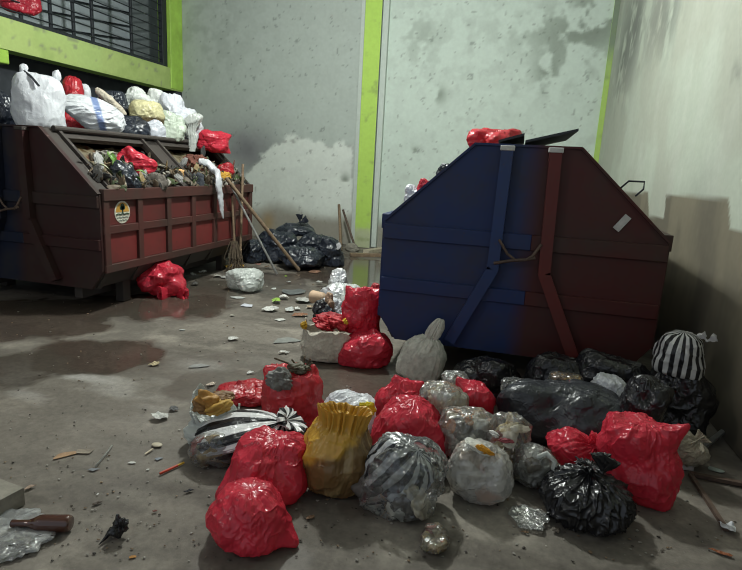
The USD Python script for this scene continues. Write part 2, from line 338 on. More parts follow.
# right wall
v, f = grid((rwx(BW), BW, 0), (rwx(-1)-rwx(BW), -1-BW, 0), (0, 0, 5.2), 400, 176)
x, y, z = v.T; P2 = v[:, [1, 2]]
def w3(px, py):
    X_ = 1.42
    for _ in range(4):
        p = atX(px, py, X_); X_ = rwx(p[1])
    return p[1], p[2]
N = fbm(np.c_[P2*1.3, 0*x], 5, 15); N2 = fbm(np.c_[P2*5., 0*x], 4, 18); ST = fbm(np.c_[y*4.5+.6*fbm(np.c_[y*3, z*3, 0*x], 3, 2), z*1.2, 0*x], 5, 44)
col = np.tile(np.array([.42, .46, .385]), (len(v), 1))
col = lerp(col, [.34, .335, .28], .45*sst(N, .45, .65)); col = lerp(col, [.50, .53, .47], .25*sst(ST, .45, .75))
for (px, py, sy, sz, w) in [(628, 40, .9, .9, .8), (622, 62, .25, .3, .95), (636, 30, .4, .6, .7), (660, 15, .8, .5, .6), (672, 15, .35, .4, .5), (735, 75, .12, .12, .6), (700, 190, .3, .2, .2)]:
    c = w3(px, py); col = lerp(col, [.13, .14, .125], w*np.exp(-(((y-c[0])/sy)**2+((z-c[1])/sz)**2))*sst(.5*ST+.5*N2, .36, .56))
da = [(BW+1, -.5), (BW+1, w3(632, 194)[1])]+[w3(*q) for q in [(632, 193), (648, 192.5), (649, 216), (664, 217.5), (666, 195), (729, 199), (730, 228.5), (737, 230)]]
da += [(-2, da[-1][1]), (-2, -.5)]
dado = soft(da, y+.03*(N2-.5), z+.03*(N-.5), .012)
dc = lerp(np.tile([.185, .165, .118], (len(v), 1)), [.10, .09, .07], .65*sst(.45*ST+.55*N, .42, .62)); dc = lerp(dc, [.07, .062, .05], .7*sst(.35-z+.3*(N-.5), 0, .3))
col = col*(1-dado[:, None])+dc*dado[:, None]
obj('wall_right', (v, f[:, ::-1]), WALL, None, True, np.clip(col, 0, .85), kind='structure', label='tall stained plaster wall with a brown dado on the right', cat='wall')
obj('wall_right_core', hullm([(rwx(q)+dx, q, z_) for q in (-1, BW) for dx in (.01, .25) for z_ in (0, 5.2)]), CONCB, None, kind='structure', label='masonry behind the right wall plaster', cat='wall')

# left side: green beam, green corner column, grille above, dark store below
bm = thing('beam', 'lime green concrete beam above the left container', 'beam', (LW, 8, 2.93), kind='structure')
v, f = grid((LW, -1, 2.93), (0, BW+1-.02, 0), (0, 0, .42), 300, 12)
nn = fbm(v*2.2, 5, 9); cc = np.tile([.48, .60, .21], (len(v), 1)); cc = lerp(cc, [.36, .48, .15], .6*sst(nn, .45, .65)); cc = lerp(cc, [.50, .66, .24], .5*sst(fbm(v*1.1, 3, 12), .5, .65))
cc = lerp(cc, [.28, .30, .2], .7*sst(fbm(v*np.array([1, 9, 9]), 3, 19), .66, .74))
obj('beam_face', (v, f), WALL, bm, True, cc)
obj('beam_core', bx(LW-.3, LW-.004, -1, BW, 2.93, 3.35, .01), GREEN, bm)
obj('column_corner', bx(LW-.28, LW+.02, 10.42, BW, 2.95, 5.2, .01), GREEN, None, kind='structure', label='lime green corner column beside the barred window', cat='column')
obj('beam_haunch', bx(LW-.28, LW-.02, 6.35, 6.66, 2.74, 2.93, .01), GREEN, None, kind='structure', label='green haunch under the left end of the beam', cat='column')
obj('wall_left', cat([bx(-9.7, LW-.02, BW-.2, BW+.05, 0, 2.93), bx(-7.95, -7.75, -1, BW, 0, 2.95), bx(-9.6, LW-.3, -1, BW, 2.95, 3.1)]), plain('soot_plaster', (.050, .056, .066), .9, .3, 3.), None, kind='structure', label='dark wall of the store behind the left opening', cat='wall')
obj('wall_outside', bx(-8.65, -8.5, 5, BW+1.5, 3.1, 5.2), plain('blue_grey_panel', (.50, .56, .60), .7, .12, 2.), None, kind='structure', label='blue-grey wall seen beyond the barred window', cat='wall')
obj('wall_outside_end', bx(-8.5, LW-.28, BW+.1, BW+.3, 3.1, 5.2), plain('dark_grey_panel', (.22, .25, .25), .8, .12, 2.), None, kind='structure', label='darker wall beyond the right end of the barred window', cat='wall')
wn = thing('window_1', 'dark steel window grille of bars above the green beam', 'window', (LW-.12, 8, 3.35), kind='structure')
gx = LW-.12
for k, yy in enumerate((5.0, 5.7, 6.4, 7.0, 7.54, 8.0, 8.42, 9.41)):
    obj('upright_bar', bx(gx-.02, gx+.02, yy-.025, yy+.025, 3.35, 5.2), DARKSTEEL, wn)
obj('window_frame', cat([bx(gx-.03, gx+.06, 10.27, 10.42, 3.35, 5.2), bx(gx-.03, gx+.05, 4.6, 10.3, 3.35, 3.42)]), DARKSTEEL, wn)
for k in range(12):
    zz = 3.49+.145*k; obj('cross_bar', rod([(gx+.03, 4.6, zz), (gx+.03, 10.4, zz)], .012, 6), DARKSTEEL, wn)
for k in range(5):
    z0 = 3.3+.27*k; obj('brace', bar((-8.45, 7.5, z0), (-8.45, 10.9, z0+.42), .03, .03, (1, 0, 0)), DARKSTEEL, wn)
obj('ceiling', bx(LW-2.6, 1.7, -1, BW+.2, 5.2, 5.35), plain('ceiling_concrete', (.38, .38, .36), .9, .2, 2.), None, kind='structure', label='bare concrete ceiling', cat='ceiling')
for i, (p, w, c, r) in enumerate(LAMPS):
    t = thing('pendant_lamp', ['pendant lamp hanging between the two containers', 'pendant lamp hanging near the gate'][i], 'lamp', (p[0], p[1], p[2]+r))
    obj('lamp_cap', trimesh.creation.cylinder(.05, .1, transform=trimesh.transformations.translation_matrix((p[0], p[1], p[2]+r+.06))), EMIT, t)
    obj('cord', rod([(p[0], p[1], p[2]+r+.1), (p[0], p[1], 5.2)], .006, 6), DARKSTEEL, t)

# ------------------------------------------------------------------ steel waste containers (built once as a function)
def container(name, label, x0, y0, L, emblem=False):
    t = thing(name, label, 'container', (x0, y0, 0))
    S = 1.02; B = .88; T = .37; z0, z1, z2, z3 = .24, .43, 1.20, 1.81
    O = np.array([x0, y0, 0])
    def P(n, m, ma, smooth=False, **k): return obj(n, m, ma, t, smooth, local=True, **k)
    prof = [(-B, z0), (B, z0), (S, z1), (S, z2), (T, z3), (-T, z3), (-S, z2), (-S, z1)]
    def plate(ya, yb): return hullm([(x, y, z) for x, z in prof for y in (ya, yb)])
    P('end_plate', plate(0, .03), TWOD if emblem else TWO); P('end_plate', plate(L-.03, L), REDP)
    P('bottom_plate', bx(-B, B, .03, L-.03, z0, z0+.03), SOOT)
    for s, ma in ((1, REDP), (-1, BLUEP)):
        P('chamfer_plate', hullm([(s*x, y, z) for x, z in ((B, z0), (S, z1), (S-.03, z1), (B-.03, z0+.03)) for y in (.03, L-.03)]), SOOT)
        P('side_plate', bx(min(s*(S-.05), s*(S-.03)), max(s*(S-.05), s*(S-.03)), .03, L-.03, z1, z2), SOOT)
        rm = RAILP if s > 0 else BLUEP
        for za, zb, o in ((.41, .49, .022), (.80, .88, .016), (1.13, 1.245, .03)):
            P('side_rail', bx(min(s*(S-.03), s*(S+o)), max(s*(S-.03), s*(S+o)), .031, L-.031, za, zb), rm)
        ys = np.linspace(.075, L-.075, 7)
        for k, yy in enumerate(ys):
            P('side_rib', bx(min(s*(S-.03), s*(S+.02)), max(s*(S-.03), s*(S+.02)), yy-.04, yy+.04, z1, z2), rm)
            P('chamfer_rib', bar((s*(S-.01), yy, z1+.03), (s*(B+.01), yy, z0+.005), .05, .05, (0, 1, 0)), SOOT)
        for k in range(6):
            for za, zb in ((.49, .80), (.88, 1.13)):
                P('side_panel', bx(min(s*(S-.03), s*(S-.012)), max(s*(S-.03), s*(S-.012)), ys[k]+.035, ys[k+1]-.035, za, zb), (BREDP if za < .6 else SIDER) if s > 0 else BLUEP)
        # sloping hatch frame
        a, b = np.array([s*S, 0, z2+.004]), np.array([s*T, 0, z3])
        d = (b-a); n = np.array([s*(z3-z2), 0, S-T]); n /= np.linalg.norm(n)
        def slab(u0, u1, ya, yb, h0=-.06, h1=-.008): return hullm([a+d*u+n*h+[0, y, 0] for u in (u0, u1) for y in (ya, yb) for h in (h0, h1)])
        for ya, yb in ((.031, .16), (L/2-.16, L/2+.16), (L-.16, L-.031)):
            P('hatch_post', slab(0, 1, ya, yb), SOOT if s > 0 else BLUEP)
        for ya in (L/2-.17, L/2+.13, L-.09, .17):
            P('hatch_flange', slab(.0, 1, ya, ya+.04, -.02, .022), SOOT if s > 0 else BLUEP)
        P('hatch_sill', slab(-.02, .10, .16, L-.16), SOOT); P('hatch_header', slab(.86, 1, .16, L-.16), SOOT)
        if s < 0: P('hatch_lid', slab(.08, .90, .1, L-.1, -.03, .002), BLUEP, label='closed lid on the far slope')
        P('hinge_pipe', rod([(s*(T+.045), .12 if emblem else .5, z3-.006), (s*(T+.045), L-.05, z3-.006)], .028, 10), SOOT)
    P('top_plate', bx(-T, T, .031, L-.031, z3-.03, z3), SOOT)
    # near end: two level rails and two cranked ribs
    for za, zb in ((1.06, 1.175), (.645, .75)):
        for xa, xb, ma in ((-S+.005, .10, BLUES if emblem else BLUEP), (.10, S-.005, REDS if emblem else REDP)):
            P('end_rail', bx(xa, xb, -.03, .005, za, zb), ma)
    for s, ma in ((-1, BLUES if emblem else BLUER), (1, REDS if emblem else REDR)):
        q = [(s*.165, 1.77), (s*.185, .90), (s*.46, .30)]
        q = [(x+.03, z) for x, z in q]
        m = cat([bar((q[i][0], -.04, q[i][1]), (q[i+1][0], -.04, q[i+1][1]), .085, .075, (0, 1, 0)) for i in (0, 1)]+[hullm([(q[1][0]+.043*math.cos(e_), y_, q[1][1]+.043*math.sin(e_)) for e_ in np.linspace(0, 6.2, 14) for y_ in (-.0774, -.003)])])
        rb = P('end_rib', m, ma)
        P2_ = obj('rib_cap', bx(q[0][0]-.05, q[0][0]+.05, -.085, .01, 1.765, 1.80), SOOT if emblem else TAPE, rb, local=True, label=None if emblem else 'pale cap plate on the rib top')
    # edge flange around the end plate
    for i in range(3, 6):
        (xa, za), (xb, zb) = prof[i], prof[i+1]
        P('edge_flange', bar((xa, .0, za-.004), (xb, .0, zb-.004), .016, .05, (0, 1, 0)), TWOD if emblem else TWO)
    # hook and chain between the ribs
    P('lifting_hook', cat([rod([(-.13, -.08, 1.13), (-.06, -.085, 1.03), (.0, -.09, .99)], .010, 8), rod([(-.15, -.08, .95), (-.02, -.09, .985), (.08, -.09, 1.0), (.14, -.09, 1.02)], .012, 8), rod([(.17, -.08, 1.12), (.12, -.09, 1.03), (.08, -.09, 1.0)], .012, 8)]), RUST, True, label='rusty wire hook between the two ribs')
    for yy in (.55, L-.55):
        for s in (-1, 1):
            P('foot', bx(s*.80-.05, s*.80+.05, yy-.06, yy+.06, 0, z0+.02), SOOT)
    for s in (-1, 1): P('skid', bx(s*.62-.05, s*.62+.05, .1, L-.1, z0-.14, z0), SOOT)
    if emblem:
        P('lock_block', bx(-.30, -.20, -.06, .0, 1.13, 1.22, .01), plain('rust_orange', (.26, .10, .04), .7, .4), label='rusty orange lock block')
        ex, ey, ez = S-.012, (ys[0]+ys[1])/2, 1.005
        def disc(n, pts, dx, ma, par): return obj(n, hullm([(ex+dx_, ey+a_, ez+b_) for a_, b_ in pts for dx_ in (dx-.001, dx+.001)]), ma, par, local=True)
        circ = lambda r, a0=0, a1=2*np.pi, n=40, k=1.: [(r*math.cos(q), k*r*math.sin(q)) for q in np.linspace(a0, a1, n)]
        em = disc('emblem', circ(.115), .003, plain('emblem_cream', (.55, .53, .44), .6, .1), t); tag(em, 'round tree emblem in cream and ochre')
        disc('emblem_sky', circ(.098, 0.02, np.pi-.02), .005, plain('emblem_ochre', (.50, .27, .05), .6, .2), em)
        dk = plain('emblem_dark', (.025, .05, .03), .6, .2)
        disc('emblem_trunk', [(-.012, -.02), (.012, -.02), (.006, .04), (-.006, .04)], .007, dk, em)
        obj('emblem_crown', cat([hullm([(ex+dx_, ey+a_+cx_, ez+b_+cz_) for a_, b_ in circ(r_, n=14) for dx_ in (.006, .008)]) for cx_, cz_, r_ in ((0, .065, .026), (-.02, .045, .02), (.02, .045, .02), (0, .04, .022))]), dk, em, local=True)
        for k, zz in enumerate((-.012, -.045, -.075)):
            w_ = math.sqrt(.098**2-zz**2)
            obj('emblem_wave', rod([(ex+.006, ey+q*w_, ez+zz-.010*abs(math.sin(q*5))) for q in np.linspace(-1, 1, 15)], .0045 if k else .007, 5), dk if k == 0 else plain(f'emblem_grey{k}', (.20, .23, .20), .6, .1), em, local=True)
    return t
LD = (-4.94, 4.52, 3.2); RD = (.02, 4.215, 3.2)
container('waste_container', 'open steel waste container heaped with bags on the left, red panelled side and round emblem', *LD, emblem=True)
rdt = container('waste_container', 'half blue half red steel waste container on the right, seen end on', *RD)
Sx, Tx = 1.02, .37
def lid(nm, pts, lab): obj(nm, hullm([(RD[0]+x, RD[1]+y, z+dz) for x, z in pts for y in (.05, 1.2) for dz in (0, .018)]), DARKSTEEL, rdt, local=False, label=lab)
lid('top_lid', [(-.02, 1.83), (.335, 1.925)], 'dark lid flap raised at one end'); lid('top_lid', [(-.21, 1.825), (-.03, 1.88)], 'small dark lid flap')
obj('wire_loop', rod([(RD[0]+.66, RD[1]+.02, 1.55), (RD[0]+.70, RD[1]-.01, 1.60), (RD[0]+.80, RD[1]-.01, 1.60), (RD[0]+.80, RD[1]-.01, 1.55), (RD[0]+.76, RD[1]+.01, 1.50)], .007, 6), DARKSTEEL, rdt, True)
c = atY(622, 223, 4.205); obj('paint_chip', bar((c[0]-.035, 4.205, c[2]-.05), (c[0]+.035, 4.205, c[2]+.05), .05, .012), TAPE, rdt, label='pale scraped patch on the red end')

# ------------------------------------------------------------------ bags
PROF = dict(
    tied=[(0, 0), (.6, 0), (.88, .06), (1, .3), (.93, .52), (.68, .70), (.30, .82), (.10, .87), (.11, .90), (.30, .985), (.22, 1.0), (0, .93)],
    lump=[(0, 0), (.6, 0), (.9, .07), (1, .35), (.93, .62), (.70, .85), (.40, .96), (0, 1)],
    tall=[(0, 0), (.65, 0), (.92, .05), (1, .25), (.97, .55), (.88, .8), (.74, .93), (.45, .99), (0, 1)],
    open=[(0, 0), (.6, 0), (.9, .05), (1, .4), (.93, .75), (.95, 1), (.90, 1.0), (.86, .82), (.72, .68), (.4, .64), (0, .64)],
    pillow=[(0, 0), (.5, .02), (.8, .1), (.97, .3), (1, .5), (.97, .7), (.8, .9), (.5, .98), (0, 1)],
    neck=[(0, 0), (.6, 0), (.9, .05), (1, .25), (.95, .43), (.76, .57), (.46, .66), (.27, .695), (.31, .73), (.31, .82), (.20, .95), (.10, 1), (0, 1)],
    ruffle=[(0, 0), (.42, .02), (.78, .10), (1, .36), (.98, .54), (.82, .74), (.60, .84), (.64, .92), (.76, 1), (.70, .99), (.55, .90), (0, .84)],
    gather=[(0, 0), (.5, .02), (.85, .12), (1, .35), (.95, .55), (.7, .74), (.35, .84), (.18, .87), (.30, .92), (.55, 1.0), (.45, 1.0), (0, .92)])
def bagmesh(prof, w, d, h, seed, lump=.14, crum=.10, pleat=.30, roll=0., pitch=0., twist=0., nr=110, na=150, cf=1., lean=(0, 0), kp=13, sq=2.4, peaks=(), asp=None, rim=0., wr=1.):
    """bag surface in its own frame (x across, y away, z up), bottom at z = 0, fitted to w x d x h. Returns V, F, t, theta."""
    g = np.random.default_rng(seed)
    w_, d_, h_ = w, d, h
    if asp: h = w*asp
    if prof in ('lump', 'tall', 'pillow'): pleat *= .35; lump *= 1.35
    pr = np.array(PROF[prof] if isinstance(prof, str) else prof, float)
    s = np.r_[0, np.cumsum(np.hypot(*np.diff(pr, axis=0).T)+1e-6)]; s /= s[-1]
    u = np.linspace(0, 1, nr)
    R, Z = np.maximum(PchipInterpolator(s, pr[:, 0])(u), 0), PchipInterpolator(s, pr[:, 1])(u)
    th = np.linspace(0, 2*np.pi, na, endpoint=False)
    ct, st = np.cos(th), np.sin(th)
    k = (np.abs(ct)**sq+np.abs(st)**sq)**(-1/sq)                # rounded square section
    k = 1+(k-1)*.8
    ph = g.uniform(0, 6.28)
    top = np.clip((.80-R)/.7, 0, 1)*(Z > .45)
    wob = fbm(np.stack([np.cos(th)*1.5+g.uniform(0, 9), np.sin(th)*1.5, 0*th], -1), 3, seed)
    pl = (np.abs(np.sin(th*kp/2+ph+4*wob))-.5)*2
    pl2 = np.sin(th*kp*1.7+2*ph+7*wob)
    rr = R[:, None]*k[None]*(1+pleat*top[:, None]*(.7*pl+.4*pl2)[None])
    X = rr*ct[None]+lean[0]*Z[:, None]**1.5; Y = rr*st[None]+lean[1]*Z[:, None]**1.5
    V = np.stack([X*w/2, Y*d/2, np.broadcast_to(Z[:, None]*h, X.shape)], -1).reshape(-1, 3)
    if rim: V[:, 2] *= 1+rim*np.repeat(sst(Z, .45, 1.), na)*np.tile(2*(wob-.5)*1.6, nr)
    size = (w*d*h)**(1/3)
    nrm = V-np.array([0, 0, h*.45]); nrm /= np.linalg.norm(nrm, axis=1)[:, None]+1e-9
    q = V/size+g.uniform(0, 50, 3)
    body = np.repeat(np.clip(R*2.2, .12, 1), na)
    V = V+nrm*size*(lump*(fbm(q*1.8, 2, seed)-.5)*2*body+crum*(crumple(q, seed, 2.1*cf)-.5)*body)[:, None]
    V = V+nrm*(size*crum*.24*(crumple(q, seed+77, 5.*cf, 5)-.5)*body)[:, None]
    zz_ = np.repeat(Z, na); tt_ = np.tile(th, nr)
    n_ = fbm(np.stack([np.cos(tt_)*4.5+2*q[:, 0], np.sin(tt_)*4.5+2*q[:, 1], zz_*2.0+g.uniform(0, 9)], -1), 2, seed+5)
    n2_ = fbm(q*4.2*cf, 2, seed+9)
    kt = .14 if prof in ('lump', 'tall', 'pillow', 'open', 'ruffle') else .42
    V = V+nrm*(size*min(crum, .11)*(kt*(1-np.abs(2*n_-1)*1.6).clip(0)**5+.30*(1-np.abs(2*n2_-1)*1.5).clip(0)**5)*body*wr)[:, None]
    for dx, dy, dz, am, sp_ in peaks:
        am *= .6; sp_ *= .85
        e = np.array([dx, dy, dz], float); e /= np.linalg.norm(e); co = nrm@e
        V = V+(e*size*am)*(np.exp(-((1-co)/(sp_**2/2))))[:, None]
    a, b = math.radians(roll), math.radians(pitch)
    Ry = np.array([[math.cos(a), 0, math.sin(a)], [0, 1, 0], [-math.sin(a), 0, math.cos(a)]])
    Rx = np.array([[1, 0, 0], [0, math.cos(b), -math.sin(b)], [0, math.sin(b), math.cos(b)]])
    V = V@(Rx@Ry).T
    lo, hi = V.min(0), V.max(0)
    w, d, h = w_, d_, h_
    V = (V-(lo+hi)/2*[1, 1, 0]-[0, 0, lo[2]])*np.array([w, d, h*1.05])/(hi-lo)
    V[:, 2] = np.maximum(V[:, 2]-.05*h, .002+.012*h*fbm(V*9, 2, seed))
    i = np.arange(nr*na).reshape(nr, na); j = np.roll(i, -1, 1)
    q = np.stack([i[:-1], j[:-1], j[1:], i[1:]], -1).reshape(-1, 4)
    return V, np.vstack([q[:, [0, 1, 2]], q[:, [0, 2, 3]]]), np.repeat(u, na), np.tile(th, nr)
def blob(c, r, seed, crum=.35, lump=.3, sub=3, rot=None):
    m = trimesh.creation.icosphere(sub); v = np.array(m.vertices); g = np.random.default_rng(seed)
    q = v+g.uniform(0, 40, 3); v = v*(1+lump*(fbm(q*1.2, 3, seed)-.5)*2+crum*(crumple(q, seed, 1.2, 5)-.5))[:, None]
    v = v*np.asarray(r)
    if rot is not None: v = v@trimesh.transformations.euler_matrix(*np.radians(rot))[:3, :3].T
    return v+np.asarray(c), np.array(m.faces)
def join(parts):
    """[(V, F, colour)] -> one mesh and its tint"""
    Vs, Fs, Cs, n = [], [], [], 0
    for v, f, c in parts:
        Vs.append(v); Fs.append(f+n); Cs.append(np.broadcast_to(np.asarray(c, float), v.shape)); n += len(v)
    return (np.vstack(Vs), np.vstack(Fs)), np.vstack(Cs)
class Spot:
    """where a box of the photograph stands: base point, size and facing"""
    def __init__(s, x0, x1, y0, y1, Y=None, zb=0., d=.85):
        xc = (x0+x1)/2
        if Y is None:
            p = atZ(xc, y1, zb); w = (x1-x0)*depth(p)/F; Y = p[1]+w*d*.42
        p = atY(xc, y1, Y); s.w = (x1-x0)*depth(p)/F
        if zb is None: zb = p[2]
        s.h = max(.03, atY(xc, y0, Y)[2]-zb); s.d = s.w*d
        q = atY(xc, (y0+y1)/2, Y); s.base = np.array([q[0], Y, zb]); s.yaw = math.atan2(-q[0], Y)
        s.R = np.array([[math.cos(s.yaw), -math.sin(s.yaw), 0], [math.sin(s.yaw), math.cos(s.yaw), 0], [0, 0, 1]])
    def to(s, V): return V@s.R.T+s.base
def knot_mesh(at, size, seed, dirs=((-.7, 0, .7), (.7, .1, .6))):
    """two tied ears"""
    out = []
    for i, d in enumerate(dirs):
        d = np.array(d, float); d /= np.linalg.norm(d)
        V, F_, _, _ = bagmesh([(0, 0), (.16, .01), (.20, .18), (.42, .5), (.85, .85), (1, 1.), (.5, .98), (0, .80)], size*.85, size*.30, size, seed+i, .25, .22, .8, nr=26, na=44, kp=9)
        T = trimesh.geometry.align_vectors([0, 0, 1], d)[:3, :3]
        out.append((V@T.T+at-d*size*.08, F_, (1, 1, 1)))
    k = blob(at, np.array([.13, .13, .11])*size, seed, sub=2); out.append((*k, (1, 1, 1)))
    return join(out)[0]
PALETTES = dict(
    mixed=[(.72, .70, .64), (.34, .24, .13), (.78, .76, .72), (.52, .29, .07), (.14, .13, .12), (.45, .42, .34), (.18, .28, .08), (.60, .48, .34)],
    paper=[(.82, .80, .75), (.66, .60, .48), (.80, .78, .76), (.45, .32, .19), (.58, .25, .10), (.16, .15, .14), (.74, .72, .66)],
    food=[(.46, .33, .15), (.26, .17, .08), (.62, .54, .38), (.54, .44, .26), (.34, .10, .07), (.26, .24, .12), (.70, .66, .56)],
    peel=[(.48, .27, .06), (.36, .18, .04), (.55, .36, .12), (.25, .13, .05)],
    dark=[(.03, .03, .035), (.06, .06, .065), (.10, .10, .10), (.02, .02, .025)],
    grey=[(.60, .60, .58), (.34, .33, .30), (.72, .72, .70), (.24, .20, .15), (.66, .64, .58)])
def filling(w, d, h, seed, pal, n=16, zr=(.12, .8), k=.74):
    g = np.random.default_rng(seed); P = []
    for i in range(n):
        z = g.uniform(*zr); a = g.uniform(0, 6.28); r = math.sqrt(g.random())*k*math.sqrt(max(.1, 1-((z-.4)/.62)**2))
        s = g.uniform(.20, .36)*min(w, h)
        P.append((*blob((r*math.cos(a)*w/2, r*math.sin(a)*d/2, z*h), np.array([s, s*g.uniform(.4, .9), s*g.uniform(.25, .7)])*.72, seed*31+i, .75, .4, sub=3, rot=g.uniform(0, 360, 3)), PALETTES[pal][g.integers(len(PALETTES[pal]))]))
    return join(P)
def packing(prof, w, d, h, seed, pal, k, kw):
    """rubbish packed against the film: one lumpy body of many pieces, each with its own colour and height"""
    kw = dict(kw, crum=.22, lump=kw.get('lump', .14), nr=110, na=150); kw.pop('peaks', 0)
    V, F_, _, _ = bagmesh(prof, w*k, d*k, h*k, seed, **kw)
    g = np.random.default_rng(seed+5); c = V[g.integers(len(V), size=46)]+g.normal(size=(46, 3))*.02
    size = (w*d*h)**(1/3)
    q = V+.12*size*(np.stack([fbm(V/size*4+o, 2, seed+i) for i, o in enumerate((0, 20, 40))], -1)-.5)
    D = np.linalg.norm((q[:, None]-c[None])*g.uniform(.7, 1.5, (1, 46, 1)), axis=2); idx = D.argmin(1)
    n = V-[0, 0, h*.45]; n /= np.linalg.norm(n, axis=1)[:, None]+1e-9
    V = V-n*(size*g.uniform(0, .16, 46)[idx])[:, None]; V[:, 2] = np.maximum(V[:, 2]+.02*h, .006)
    P = np.array(PALETTES[pal]); cols = P[g.integers(len(P), size=46)]*g.uniform(.75, 1.15, (46, 1))
    return (V, F_), np.clip(cols[idx]*(.75+.5*fbm(V/size*9, 3, seed))[:, None], 0, 1)
count = [100]
def bag(name, label, box, ma, prof='lump', Y=None, zb=0., d=.85, knot=None, fill=None, tint=None, group=None, category='bag', part='film', knot_dirs=None, fillk=.74, filln=16, fz=(.12, .8), **kw):
    count[0] += 1; seed = kw.pop('seed', count[0])
    s = Spot(*box, Y=Y, zb=zb, d=d)
    V, F_, t, th = bagmesh(prof, s.w, s.d, s.h, seed, **kw)
    o = thing(name, label, category, s.base, group)
    if tint is not None and ma is None: ma = TINTP
    obj(part, (s.to(V), F_), ma, o, True, tint(V/np.array([s.w, s.d, s.h]), t, th) if tint else None)
    if fill:
        m, c = filling(s.w, s.d, s.h, seed, fill, filln, fz, fillk) if fz != (.12, .8) else packing(prof, s.w, s.d, s.h, seed, fill, .94, kw)
        obj('contents', (s.to(m[0]), m[1]), TINTB, o, True, np.clip(c*1.3-.03, .01, .88), kind='stuff', label='crumpled rubbish showing inside')
    if knot:
        kx, kz, ks = knot; at = np.array([kx*s.w/2, -.1*s.d, kz*s.h])
        m = knot_mesh(at, ks*s.w, seed, knot_dirs or ((-.7, -.1, .7), (.7, -.2, .6)))
        obj('knot', (s.to(m[0]), m[1]), ma if tint is None else TINTP, o, True, None if tint is None else np.array([.6, .6, .6]))
    o_spot[o.GetPath()] = s
    return o
o_spot = {}
def lit(o, name, parts, ma=None, label=None, kind=None):
    """more coloured pieces on a bag, in its own frame scaled to the box: parts (centre in half-widths/heights, radii in widths, colour, rot)"""
    s = o_spot[o.GetPath()]; P = []
    for i, (c_, r_, col_, rot) in enumerate(parts):
        count[0] += 1
        v_, f_ = blob(np.array(c_)*[s.w/2, s.d/2, s.h], np.array(r_)*s.w, count[0], .8, .4, 4, rot=rot); P.append((s.to(v_), f_, col_))
    m, c = join(P); return obj(name, m, ma or TINTM, o, True, c, label=label, kind=kind)

# --- front heap, left to right
bag('red_bag', 'rounded red bag nearest in the photo, on the floor in front of the heap', (208, 297, 486, 561), RED, 'lump', d=.9, seed=11, lump=.14, crum=.08, wr=.75, peaks=((.9, -.35, -.42, .45, .28), (.9, -.1, -.1, .10, .3), (-.3, -.3, .8, .10, .4), (.5, 0, .8, .12, .35)), nr=170, na=230)
bag('red_bag', 'red plastic bag leaning behind the lowest nearest red bag, below the striped bag', (218, 309, 437, 503), RED, 'lump', Y=2.27, d=.8, seed=23, lump=.13, crum=.09, lean=(.35, .1), peaks=((-.9, -.3, -.4, .3, .3), (.8, 0, .5, .12, .4)), nr=170, na=230)
def stripes(k, ph=0., lo=.30, a=(.80, .80, .80), b=(.012, .012, .016)):
    def f_(q, t, th):
        w = sst(np.abs(np.mod(th/(2*np.pi)*k+ph+.03*np.sin(6*t), 1)-.5), .235, .265)
        return lerp(np.tile(np.array(a), (len(t), 1)), b, w)
    return f_
o = bag('striped_bag', 'white plastic bag with black stripes lying among red bags, gathered neck to the right', (198, 305, 408, 474), None, 'gather', Y=2.58, zb=.0, d=.75, asp=1.5, tint=stripes(8), roll=54, pitch=12, seed=31, lump=.08, crum=.05, pleat=.3, nr=120, na=330, lean=(0, 0))
bag('clear_bag', 'small clear bag of green and yellow scraps squashed under the striped bag', (189, 240, 430, 488), CLEAR, 'lump', Y=2.40, d=.8, fill='food', seed=33, fillk=.85)
o = bag('white_bag', 'open translucent white bag showing brown and yellow peelings', (185, 240, 391, 452), MILK, 'open', d=.9, seed=35, lump=.2, crum=.16, pleat=.1, rim=.55, lean=(.1, .2))
lit(o, 'contents', [((-.1, -.45, .90), (.26, .16, .13), (.42, .22, .05), (20, 30, 0)), ((.2, -.5, .78), (.25, .16, .12), (.50, .30, .06), (0, -20, 0)), ((-.3, -.2, .78), (.2, .2, .15), (.26, .14, .05), (0, 0, 0)), ((.3, .1, .85), (.22, .2, .10), (.22, .12, .05), (0, 0, 0))], label='brown and yellow peelings', kind='stuff')
bag('red_bag', 'squat red bag behind the open bag of peelings', (217, 275, 379, 424), RED2, 'lump', Y=3.22, d=.9, seed=37, crum=.10, peaks=((-.4, 0, .9, .25, .3), (.5, 0, .8, .12, .4)))
o = bag('red_bag', 'tall red bag at the back of the heap, sticks poking out of its top', (261, 327, 364, 440), PINK, 'tall', Y=3.02, d=.85, seed=39, lump=.10, crum=.12, peaks=((.55, 0, .85, .28, .2), (-.6, 0, .8, .18, .2), (.9, -.1, -.35, .15, .4)), nr=160, na=200)
lit(o, 'rubbish', [((-.45, -.75, .86), (.17, .14, .15), (.16, .16, .15), (0, 0, 0)), ((.1, -.2, .97), (.16, .12, .07), (.10, .09, .06), (0, 0, 0))], label='dark crumpled rubbish at its mouth', kind='stuff')
s = o_spot[o.GetPath()]
obj('twigs', cat([rod([s.to(np.array([[a*s.w, 0, s.h*.93]]))[0], s.to(np.array([[b*s.w, -.02, s.h*e]]))[0]], .006, 6) for a, b, e in ((.1, -.3, 1.12), (.15, .22, 1.12), (.18, .25, 1.05), (.12, .14, 1.16), (.05, -.05, 1.1))]), STRAW, o)
def yell(q, t, th):
    n = fbm(q*5, 4, 71); w = sst(q[:, 2]+.25*(n-.5)-.30*q[:, 0], .50, .62)
    b_ = lerp(np.tile([.19, .115, .045], (len(t), 1)), [.36, .26, .12], .8*sst(fbm(np.c_[th*4, q[:, 2]*2, 0*t], 3, 5), .5, .62))
    return b_*(1-w[:, None])+np.array([.62, .36, .055])*w[:, None]
